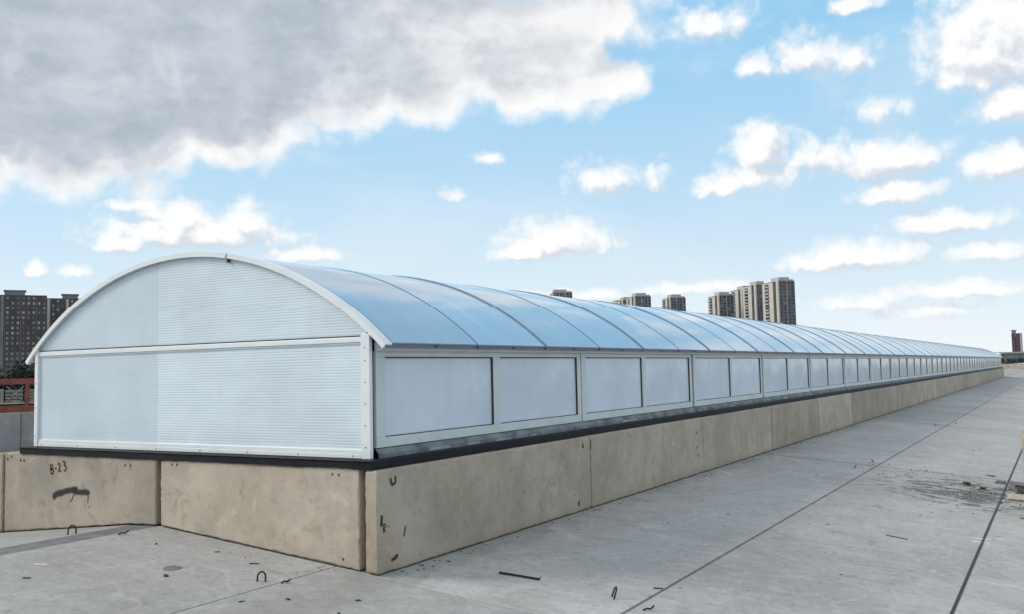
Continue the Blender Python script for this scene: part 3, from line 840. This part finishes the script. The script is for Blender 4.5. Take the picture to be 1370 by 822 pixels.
# scraps of bright tape stuck on the sill
for y0, y1 in ((.75, 1.1), (1.35, 1.62), (1.9, 2.2), (2.6, 2.75), (3.85, 4.0), (5.0, 5.5), (5.9, 6.05), (6.6, 6.9), (7.9, 8.1), (9.5, 9.8), (11.6, 11.8), (13.0, 13.5), (15.4, 15.7)):
    b = MB(); z0 = rnd.uniform(.008, .014); z1 = z0 + rnd.uniform(.012, .022)
    b.quad((.0665, y0, z0), (.0665, y1, z0+.002), (.0655, y1-.03, z1), (.0655, y0+.03, z1+.003)); b.build('tape_strip', M['tape'], si)
# left wall of the skylight, seen only from the side
b = MB(); b.box((XL-.02, .03, .004), (XL-.001, LEN-.03, .985)); b.build('side_panel', M['pane'], sk)

# ------------------------------------------------------------------ small things on the deck
def hook(x, y, rz, h, wdt, lean, label, broken=False):
    z = deckz(x); h *= .70; wdt *= .74
    pts = []
    if not broken:
        for i in range(13):
            th = math.pi*i/12
            px = -math.cos(th)*wdt/2; pz = h*(0.45 + 0.55*math.sin(th)) if 0 < i < 12 else 0.0
            if i in (1, 11): pz = h*.5
            pts.append((px, lean*pz, pz - (.012 if i in (0, 12) else 0)))
    else:
        pts = [(-wdt/2, 0, .006), (-wdt/6, lean*.02, .018), (wdt/6, 0, h*.4), (wdt/2, .01, h)]
    b = MB(); b.tube(pts, .007, 8)
    o = b.build('lifting_loop', M['rust'], None, (x, y, z)); o.rotation_euler = (0, 0, rz)
    return tag(o, label, 'lifting loop', 'rusty lifting loops cast into the slabs')
hook(-2.99, -.67, .55, .115, .10, .15, 'rusty loop standing on the slab below the dark smear')
hook(-2.37, -.58, .9, .05, .12, .2, 'bent rusty stub lying just in front of the ridge strip', True)
hook(-.37, -.85, .6, .10, .085, .3, 'rusty loop standing beside the thin seam near the corner block')
hook(-.20, -.76, 1.0, .035, .10, .2, 'flattened rusty stub across the seam from the upright loop', True)
hook(1.92, .56, -.9, .115, .09, .4, 'rusty loop standing alone by the wide seam in the foreground')
hook(2.27, .43, .6, .05, .12, .2, 'short bent rusty stub on the foreground side of the wide seam', True)
hook(1.92, 10.3, .3, .09, .055, .3, 'bent rusty stub left of the wide seam at the first far cross joint', True)
hook(2.0, 11.5, 2.0, .07, .10, .6, 'upright rusty stub just past the first far cross joint', True)
hook(1.95, 21.5, .3, .10, .06, .3, 'small far rusty stub before the next cross joint', True)
hook(2.3, 23.2, .7, .10, .06, .3, 'farthest small rusty stub beside the wide seam', True)

b = MB(); b.tube([(-.18, -.022, .010), (0, .002, .011), (.18, .022, .010)], .009, 8)
o = b.build('steel_rod', M['rust'], None, (1.07, .596, deckz(1.07))); o.rotation_euler = (0, math.atan(.0835), 0)
tag(o, 'straight dark steel rod lying alone on the grey deck', 'rod')

def chunk_mesh(name, sx, sy, sz, seed):
    bm = bmesh.new(); bmesh.ops.create_cube(bm, size=1)
    bmesh.ops.subdivide_edges(bm, edges=bm.edges[:], cuts=2, use_grid_fill=True)
    for v in bm.verts:
        n = mn.noise_vector(v.co*2.1 + Vector((seed*1.7, seed, 3)))
        v.co = Vector(((v.co.x + n.x*.16)*sx, (v.co.y + n.y*.16)*sy, (v.co.z + .5 + n.z*.12)*sz))
    m = bpy.data.meshes.new(name); bm.to_mesh(m); bm.free(); return m
dark_chip = plain('dark_debris', (0.06, 0.056, 0.052), .9, 0, .5, 30)
brick_m = plain('grey_brick', (0.15, 0.145, 0.135), .9, 0, .35, 14, .5)
pale_m = plain('pale_rubble', (0.42, 0.39, 0.33), .9, 0, .2, 9, .5)
redm = plain('red_plastic', (0.32, 0.03, 0.03), .5, 0, .2, 10)
def chunk(name, x, y, sx, sy, sz, rz, matr, label, cat, group=None, seed=1, up=0.0):
    m = chunk_mesh(name, sx, sy, sz, seed); m.materials.append(matr)
    o = link(name, m, None, (x, y, deckz(x) - .004 + up)); o.rotation_euler = (0, math.atan(.0835) if x > -2.4 else -math.atan(.105), rz)
    return tag(o, label, cat, group)
chunk('brick', 4.40, 9.75, .30, .42, .13, .25, brick_m, 'grey brick lump lying across the black joint by the right edge', 'brick', seed=3)
chunk('brick', 4.06, 10.5, .12, .13, .045, -.2, brick_m, 'small flat dark brick piece behind the grey brick lump', 'brick', seed=4)
chunk('broken_slab', 4.45, 8.85, .42, .5, .04, .1, pale_m, 'pale flat broken slab in front of the grey brick lump', 'slab piece', seed=6)
chunk('plastic_scrap', 4.42, 10.6, .14, .05, .05, .5, redm, 'small red plastic scrap beside the grey brick lump', 'scrap', seed=2)
chunk('rubble_lump', 3.63, 9.85, .07, .12, .05, .4, dark_chip, 'dark lump of rubble standing out between the stain and the black joint', 'rubble', seed=9)
chunk('rubble_lump', 3.87, 9.55, .07, .07, .035, .4, dark_chip, 'smaller black lump beside the black joint', 'rubble', seed=12)
chunk('wood_offcut', 3.87, 11.35, .02, .16, .02, .9, dark_chip, 'thin dark stick lying just behind the rubble patch', 'stick', seed=5)
chunk('wood_offcut', 3.36, 4.72, .22, .018, .012, -.25, dark_chip, 'thin dark splinter on the open slab in front of the rubble patch', 'stick', seed=7)
chunk('wood_offcut', 2.10, 1.05, .07, .018, .012, .7, dark_chip, 'short dark splinter near the wide seam', 'stick', seed=8)
chunk('wood_offcut', 4.55, 7.15, .22, .02, .015, -.2, dark_chip, 'dark stick at the right edge below the broken slab', 'stick', seed=18)
chunk('paper_scrap', -1.98, -1.62, .11, .035, .006, .5, plain('white_scrap', (.6, .6, .58), .8), 'white paper scrap on the slab at lower left', 'scrap', seed=3)
for dx, dy, r_, lb in ((-.05, .12, .2, 'farther'), (-.06, -.10, .1, 'nearer')):
    chunk('spacer_clip', 4.14+dx*.2, 5.25+dy, .17, .022, .008, r_, plain('white_scrap', (.75, .75, .73), .7), lb + ' white plastic spacer strip lying across the black joint', 'spacer', 'white spacer strips', seed=2+int(dx*100))
# core plug and stain ring
def disc(x, y, ra, rb, rz, matr, name, label, cat):
    b = MB(); n = 28; top = []; low = []
    for k in range(n):
        th = 2*math.pi*k/n; q = 1 + .06*math.sin(3*th)
        top.append((ra*.9*q*math.cos(th), rb*.9*q*math.sin(th), .003)); low.append((ra*q*math.cos(th), rb*q*math.sin(th), -.004))
    b.quad(*top)
    for k in range(n): b.quad(low[k], low[(k+1) % n], top[(k+1) % n], top[k])
    o = b.build(name, matr, None, (x, y, deckz(x))); o.rotation_euler = (0, math.atan(.0835), rz)
    return tag(o, label, cat)
disc(-1.16, -1.03, .075, .085, .3, M['mortar'], 'hole_plug', 'round dark mortar plug in the slab in front of the gable', 'plug')
chunk('pipe_stub', -1.0, -1.22, .03, .02, .02, .3, dark_chip, 'small dark stub beside the round mortar plug', 'stub', seed=21)
chunk('wood_offcut', -.79, -.52, .07, .014, .01, .7, dark_chip, 'dark splinter on the slab in front of the plain gable block', 'stick', seed=22)

# individual chips one can count
GC = 'dark chips scattered on the roof slabs'
spots = [(1.2, 3.6), (1.55, 4.6), (1.3, 6.1), (1.9, 7.4), (.75, 5.2), (.6, 2.6), (.35, .62), (.30, 3.75), (.34, 7.6), (2.6, 4.9), (2.9, 7.3), (2.45, 9.4), (3.4, 6.3), (2.2, 8.6), (1.6, 8.9), (-.7, -2.2), (-.1, -1.3), (.5, -.75), (.9, -.9), (-1.9, -.6), (-1.3, -.45), (-1.22, -.38), (-1.0, -.42), (-1.7, -1.9), (2.7, 1.5), (3.2, 2.6), (2.9, 3.4), (4.6, 4.6), (3.7, 3.2), (.32, 11.3), (.45, 12.4), (1.2, 15.6), (2.9, 17), (3.3, 15.5), (-1.6, -2.45), (-.3, -2.3), (.1, -1.05)]
for i, (x, y) in enumerate(spots):
    sc = rnd.uniform(.45, 1.1)
    where = ('on the deck below the gable' if y < 0 and x < -.6 else 'near the chipped corner block' if y < 1.2 and x < 1 else 'at the foot of the long kerb' if x < .8 else 'between the long kerb and the wide seam' if x < 2.15 else 'between the wide seam and the black joint' if x < 4.1 else 'right of the black joint')
    chunk('debris_chip', x, y, rnd.uniform(.03, .06)*sc, rnd.uniform(.014, .03)*sc, .010*sc, rnd.uniform(0, 3), dark_chip, 'small dark debris chip lying ' + where, 'debris chip', GC, seed=i+30)

# loose grit and rubble: uncountable
gr = MB()
def flake(x, y, s, zs):
    z = deckz(x); a = rnd.uniform(0, 6.28); el_ = rnd.uniform(.3, 1)
    n = 5; top = []; base_ = []
    for k in range(n):
        th = a + 2*math.pi*k/n; rr = s*rnd.uniform(.6, 1.1)
        dx, dy = rr*math.cos(th), rr*el_*math.sin(th)
        base_.append((x+dx, y+dy, deckz(x+dx)-.004)); top.append((x+dx*.6, y+dy*.6, z + s*zs))
    gr.quad(*top)
    for k in range(n): gr.quad(base_[k], base_[(k+1) % n], top[(k+1) % n], top[k])
for i in range(1500):
    if i < 420 or i >= 900:
        x, y = rnd.gauss(3.85, .38), rnd.gauss(9.0, .75)
    elif i < 520:
        x, y = rnd.gauss(2.75, .3), rnd.gauss(10.4, .5)
    elif i < 700:
        y = rnd.uniform(-.1, 1)**2*70 if i % 2 else rnd.uniform(0, 20); x = .23 + abs(rnd.gauss(0, .07))
    elif i < 800:
        k = rnd.choice([1, 1, 2, 3, 4]); y = rnd.gauss(DY[k+1], .5); x = rnd.gauss(2.15, .25)
    else:
        x, y = rnd.uniform(-1.5, 4.3), rnd.uniform(-2.5, 16)
        if x < .25 and y > -.18: continue
    if x > 5.2 or (x < .22 and y > -.17): continue
    flake(x, y, rnd.choice([.006, .009, .012, .016, .024]) * (1 if i < 700 else .8), rnd.uniform(.12, .4))
tag(gr.build('grit', dark_chip), 'scattered dark grit, dirt and rubble crumbs on the roof slabs', kind='stuff')

# upright concrete piece at the right edge
o = kerb(4.50, 5.35, 7.35, 7.55, -.16, 77, 'tan concrete upstand cut off by the right edge of the photo', None, True, M['block'])

# ------------------------------------------------------------------ beyond: left
for k in range(5):
    kerb(-17.16, -17.02, 2.2 + 2.6*k, 2.2 + 2.6*k + 2.585, -.055, 60+k, ['first', 'second', 'third', 'fourth', 'fifth'][k] + ' dark grey block from the left in the far kerb before the red rack', 'far grey kerb blocks', False, M['block_grey'], .004)
# red steel rack of offcuts, standing behind the far kerb
rk = thing('steel_rack', 'red steel rack of stacked grey boards behind the far left kerb', 'rack', (-19.0, 7.9, deckz(-19.0)), R(58))
zr = .78 - deckz(-19.0); z0 = -.055 - deckz(-19.0)
W2 = 1.15
b = MB(); b.box((-W2, -.06, zr-.15), (W2, .06, zr)); b.build('top_beam', M['red'], rk)
b = MB(); b.box((-W2, -.06, 0.05), (W2, .06, z0+.13)); b.build('bottom_beam', M['red'], rk)
for x in (-W2+.07, -.38, W2-.42):
    b = MB(); b.box((x-.045, -.075, -.01), (x+.045, .075, zr-.003)); b.build('post', M['red'], rk)
b = MB(); b.box((-W2, -.045, z0+.17), (W2, .035, z0+.21)); b.build('rail', pale_m, rk)
for k in range(4):
    b = MB(); zz = z0 + .215 + .085*k
    for q in range(5): b.box((-W2 + .02 + .45*q, .0, zz), (-W2 + .43 + .45*q, .5, zz+.06 + .015*((q*7+k*3) % 3)))
    b.build('board_layer', M['offcut'], rk)
for s in (-1, 1):
    for q in range(3):
        b = MB(); x = -W2 + .4 + .6*q; b.tube([(x - .2*s, -.03, z0+.22), (x + .2*s, -.03, zr-.2)], .018, 6); b.build('brace', M['offcut'], rk)

# trees
bark = plain('tree_bark', (0.06, 0.048, 0.036), .9, 0, .3, 5)
leaf_d = plain('dark_foliage', (0.028, 0.042, 0.030), .8, 0, .45, .5)
def tree(x, y, zg, h, cr, label, seed, nleaf=2600, cat='tree', group=None):
    r_ = random.Random(seed)
    o = thing('tree', label, cat, (x, y, zg), 0, group)
    b = MB(); b.tube([(0, 0, -.2), (.1, 0, h*.3), (0, .1, h*.6), (.1, 0, h*.85)], [h*.022, h*.016, h*.010, h*.004], 8)
    for k in range(6):
        a = r_.uniform(0, 6.28); z = h*r_.uniform(.3, .6); L = cr*.7
        b.tube([(0, 0, z), (L*.5*math.cos(a), L*.5*math.sin(a), z+L*.35), (L*math.cos(a), L*math.sin(a), z+L*.6)], [h*.008, h*.005, h*.002], 5)
    b.build('trunk', bark, o)
    c = MB()
    cl = [(r_.gauss(0, cr*.42), r_.gauss(0, cr*.42), h*r_.uniform(.34, .9), cr*r_.uniform(.28, .5)) for _ in range(26)]
    for i in range(nleaf):
        cx_, cy_, cz_, cr_ = r_.choice(cl)
        d = Vector((r_.gauss(0, 1), r_.gauss(0, 1), r_.gauss(0, 1))).normalized()*cr_*r_.uniform(.5, 1.0)
        p = Vector((cx_, cy_, cz_)) + d
        n = (d.normalized() + Vector((r_.gauss(0, .5), r_.gauss(0, .5), r_.gauss(0, .5)))).normalized()
        u = n.orthogonal().normalized(); v = n.cross(u); s = r_.uniform(.18, .42)
        c.quad(p+u*s, p+v*s*.7, p-u*s, p-v*s*.7)
    c.build('crown', leaf_d, o)
    return o
def at(azd, dist, z=-11.0):
    return (4.985 + dist*math.sin(R(azd)), -6.04 + dist*math.cos(R(azd)), z)
tl = ['bushy dark tree at the left edge below the brown tower', 'second dark tree from the left edge, below the brown tower', 'third dark tree from the left edge, above the red rack', 'fourth dark tree from the left, touching the skylight post', 'dark tree just hidden past the skylight post']
for i, a in enumerate((-60.6, -59.5, -58.6, -57.75, -56.8)):
    p = at(a, 210 + 12*(i % 2))
    tree(p[0], p[1], -11, 15.0 + .7*((i*7) % 3), 4.2, tl[i], 40+i, group='trees behind the far left kerb')
for i, (a, dd, h) in enumerate(((-2.95, 330, 12.6), (-2.5, 350, 12.2), (-2.0, 345, 12.4), (-1.4, 360, 12.6))):
    p = at(a, dd)
    tree(p[0], p[1], -11, h, 4.2, ['far dark tree just past the end of the skylight', 'far dark tree left of the purple tower', 'far dark tree in front of the purple tower', 'far dark tree right of the purple tower'][i], 60+i, 1100, group='far trees at the right edge')

# ------------------------------------------------------------------ far end of the roof
o = kerb(-4.0, 14.0, 160.0, 160.3, .06, 90, 'tan parapet wall closing the far end of the roof deck', None, False, M['block']); o.name = 'parapet_wall'; o['category'] = 'wall'
fs_ = thing('barrel_skylight', 'small pale curved skylight beyond the far parapet', 'skylight', (3.0, 178, -1.2))
b = MB(); b.prism([(-9, 0), (9, 0)] + [(9*math.cos(math.pi*k/14), .35 + 1.05*math.sin(math.pi*k/14)) for k in range(15)], 0, 14); b.build('roof_sheet', M['gable_a'], fs_)
b = MB(); b.box((-9.1, -.1, -9.8), (9.1, 14.1, -.02)); b.build('kerb', M['block'], fs_)
lb = thing('workshop_building', 'low grey workshop on the skyline left of the purple tower', 'building', at(-2.9, 430), R(2))
b = MB(); b.box((-9, 0, 0), (10, 20, 14.2)); b.build('wall', plain('workshop_wall', (.16, .175, .19), .8), lb)
b = MB(); b.box((-9.4, -.4, 14.2), (10.4, 20.4, 14.9)); b.build('roof', plain('workshop_roof', (.32, .34, .35), .8), lb)
for q in range(5):
    b = MB(); b.box((-8 + 3.6*q, -.06, 10.6), (-5.6 + 3.6*q, .0, 12.2)); b.build('window', M['gasket'], lb)
wt = thing('roof_vent', 'tiny white ventilator on the skyline at the end of the skylight', 'vent', at(-2.98, 240, -.8))
b = MB(); b.tube([(0, 0, -4), (0, 0, 2.2)], .35, 10); b.build('pipe', M['white'], wt)
b = MB(); b.tube([(0, 0, 2.2), (0, 0, 2.6), (0, 0, 3.0), (0, 0, 3.2)], [.5, .75, .6, .1], 12); b.build('cowl', M['white'], wt)

# ------------------------------------------------------------------ tower blocks
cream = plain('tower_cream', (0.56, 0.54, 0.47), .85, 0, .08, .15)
shaded_front = plain('tower_shaded_front', (0.17, 0.185, 0.215), .8, 0, .15, .12)  # shade on the front walls is put into this darker, bluer colour
recess = plain('tower_recess', (0.07, 0.065, 0.085), .85, 0, .2, .2)
glassm = None
slabm = plain('tower_balcony', (0.50, 0.495, 0.46), .8, 0, .1, .3)
brown = plain('tower_cloud_shaded', (0.088, 0.078, 0.080), .85, 0, .2, .1)  # grey-brown wall with the cloud shadow darkened into its colour
def window_mat(name, stops, rough):
    m, t, b = newmat(name)
    t.put(b.inputs['Base Color'], t.ramp(t.new('ShaderNodeObjectInfo').outputs['Random'], stops)); b.inputs['Roughness'].default_value = rough
    return m
brown_l = plain('tower_pilaster', (0.21, 0.21, 0.215), .85, 0, .15, .2)
pale_win = window_mat('tower_pale_window', [(0, (.04, .042, .05)), (.3, (.12, .125, .14)), (.7, (.26, .26, .28)), (1, (.42, .41, .40))], .4)  # pale tones put the sky's reflection into the window colour
glassm = window_mat('tower_glass', [(0, (.02, .024, .034)), (.6, (.045, .052, .066)), (.9, (.12, .125, .13)), (1, (.3, .29, .27))], .2)
purple = plain('tower_purple', (0.115, 0.075, 0.105), .8, 0, .2, .2)

def win_parts(root, rects, matr, cap=70):
    """rects nearest the top first: the ones in view are parts of their own, the rest one stuff part"""
    cache = {}
    for i, r_ in enumerate(rects[:cap]):
        x0, y0, z0, x1, y1, z1 = r_
        key = (round(x1-x0, 3), round(y1-y0, 3), round(z1-z0, 3))
        if key not in cache:
            b = MB(); b.box((0, 0, 0), (x1-x0, y1-y0, z1-z0)); o = b.build('window', matr, root, (x0, y0, z0)); cache[key] = o.data
        else: link('window', cache[key], root, (x0, y0, z0))
    if len(rects) > cap:
        b = MB()
        for r_ in rects[cap:]: b.box(r_[:3], r_[3:])
        o = b.build('window', matr, root); o['kind'] = 'stuff'

def tower(azd, dist, topel, fw_, dw, rz, label, group, crown=True, cap=70):
    """cream balcony flank on its left (local -X), gridded front (local -Y) with shade in its colour"""
    x, y, z = at(azd, dist)
    H = .712 + dist*math.tan(R(topel)) + 11
    root = thing('tower_block', label, 'tower block', (x, y, z), R(rz), group)
    hb = H - 3.2
    b = MB(); b.box((0, 0, -.3), (fw_, dw, hb)); b.build('wall', shaded_front, root)
    b = MB(); b.box((1.2, 1.0, hb+.01), (fw_*.72, dw*.55, H)); b.box((fw_*.76, 1.4, hb+.01), (fw_-.2, dw*.4, hb+1.4)); b.build('roof_parapet', slabm, root)
    # left flank: pilasters and recess
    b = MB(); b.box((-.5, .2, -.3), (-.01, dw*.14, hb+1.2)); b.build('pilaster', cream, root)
    b = MB(); b.box((-.12, dw*.15, -.3), (-.005, dw*.30, hb-.4)); b.build('recess', recess, root)
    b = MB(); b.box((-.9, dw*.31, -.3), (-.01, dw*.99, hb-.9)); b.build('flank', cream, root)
    fl = 3.0; nf = int(hb/fl)
    bal = []
    for k in range(nf-1):
        zt = hb - 1.8 - fl*k
        bal.append((-.96, dw*.58, zt-1.9, -.905, dw*.84, zt))
    win_parts(root, bal, glassm, 14)
    slabs = MB()
    for i, k in enumerate(range(min(nf-1, 14))):
        zt = hb - 1.8 - fl*k - 1.9
        b = MB(); b.box((-1.9, dw*.57, zt-1.0), (-.97, dw*.85, zt-.05)); b.build('balcony', slabm, root)
    wr = []
    nc = max(4, int(fw_/3.2)); cw = fw_/nc
    for k in range(nf-1):
        zt = hb - .9 - fl*k
        for c in range(nc):
            wr.append((cw*c + cw*.2, -.07, zt-1.7, cw*c + cw*.8, -.01, zt))
    win_parts(root, wr, glassm, cap)
    for c in range(nc+1):
        if c % 2 == 0:
            b = MB(); b.box((cw*c-.25 if c else 0, -.45, -.3), (min(fw_, cw*c+.25), -.011, hb+.6)); b.build('rib', slabm, root)
    return root
GT = 'tower blocks on the skyline behind the skylight'
ROT = 45
tower(-14.45, 830, 5.28, 15.5, 26, ROT, 'tallest and nearest cream tower, shade coloured into its front, in the skyline row', GT)
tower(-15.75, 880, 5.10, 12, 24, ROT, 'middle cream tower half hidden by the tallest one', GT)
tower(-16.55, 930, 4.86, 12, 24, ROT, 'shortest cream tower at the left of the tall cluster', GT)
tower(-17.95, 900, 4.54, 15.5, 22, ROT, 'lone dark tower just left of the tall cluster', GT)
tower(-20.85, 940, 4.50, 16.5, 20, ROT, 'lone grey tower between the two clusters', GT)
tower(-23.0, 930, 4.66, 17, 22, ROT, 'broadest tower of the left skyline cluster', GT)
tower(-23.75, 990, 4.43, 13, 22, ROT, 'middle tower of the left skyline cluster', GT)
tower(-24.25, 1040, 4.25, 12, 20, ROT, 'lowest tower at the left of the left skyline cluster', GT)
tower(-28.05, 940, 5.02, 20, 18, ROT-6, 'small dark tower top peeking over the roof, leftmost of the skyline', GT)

def slab_tower(azd, dist, topel, wdt, dep, rz, label, wallm, winm, cols, pil, cap_, crownx, group, flank=None):
    """broad dark tower facing the roof with pale windows and pilasters"""
    x, y, z = at(azd, dist)
    H = .712 + dist*math.tan(R(topel)) + 11; hb = H - 2.4
    root = thing('tower_block', label, 'tower block', (x, y, z), R(rz), group)
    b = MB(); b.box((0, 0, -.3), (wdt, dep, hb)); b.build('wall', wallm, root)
    b = MB(); b.box((crownx[0], .8, hb+.01), (crownx[1], dep*.6, H)); b.box((crownx[0]-.6, .4, H+.01), (crownx[1]+.6, dep*.66, H+.5)); b.build('roof_parapet', brown_l, root)
    cw = wdt/cols; fl = 3.0; nf = int(hb/fl); wr = []
    for k in range(nf-1):
        zt = hb - 1.1 - fl*k
        for c in range(cols):
            if c in pil: continue
            wr.append((cw*c + cw*.27, -.10, zt-1.5, cw*c + cw*.73, -.01, zt))
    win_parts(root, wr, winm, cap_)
    for c in pil:
        b = MB(); b.box((cw*c + cw*.2, -.7, -.3), (cw*c + cw*.8, -.011, hb-.6)); b.build('pilaster', flank or brown_l, root)
    for c in range(1, cols, 3):
        b = MB(); b.box((cw*c-.16, -.4, -.3), (cw*c+.16, -.011, hb-.3)); b.build('rib', brown_l, root)
    return root
GL = 'brown towers at the left edge, colour darkened for cloud shadow'
slab_tower(-59.72, 610, 4.98, 24.5, 16, 58.5, 'broad brown tower, darkened for cloud shadow, with pale windows at the left edge', brown, pale_win, 9, (0,), 100, (2.4, 13), GL)
slab_tower(-61.2, 640, 4.93, 15.5, 14, 58.5, 'tower, darkened for cloud shadow, cut by the left edge of the photo', brown, pale_win, 6, (5,), 60, (3, 8), GL)
slab_tower(-57.45, 650, 4.82, 24, 16, 56.5, 'brown tower, darkened for cloud shadow, with a pale window strip, half behind the arch', brown, pale_win, 9, (0, 4), 90, (9, 18), GL, slabm)
slab_tower(-2.27, 900, 1.58, 8.0, 8, 2, 'solitary purple-brown tower at the right edge', purple, glassm, 4, (3,), 60, (.3, 3.5), None, slabm)

# ------------------------------------------------------------------ render settings
S.view_settings.view_transform = 'Standard'
try: S.view_settings.look = 'None'
except Exception: pass
S.view_settings.exposure = 0.04; S.view_settings.gamma = 1.0; S.view_settings.use_curve_mapping = False
S.render.engine = 'CYCLES'
S.cycles.use_denoising = True
S.cycles.max_bounces = 6; S.cycles.diffuse_bounces = 3; S.cycles.glossy_bounces = 3; S.cycles.transparent_max_bounces = 6
S.cycles.caustics_reflective = False; S.cycles.caustics_refractive = False
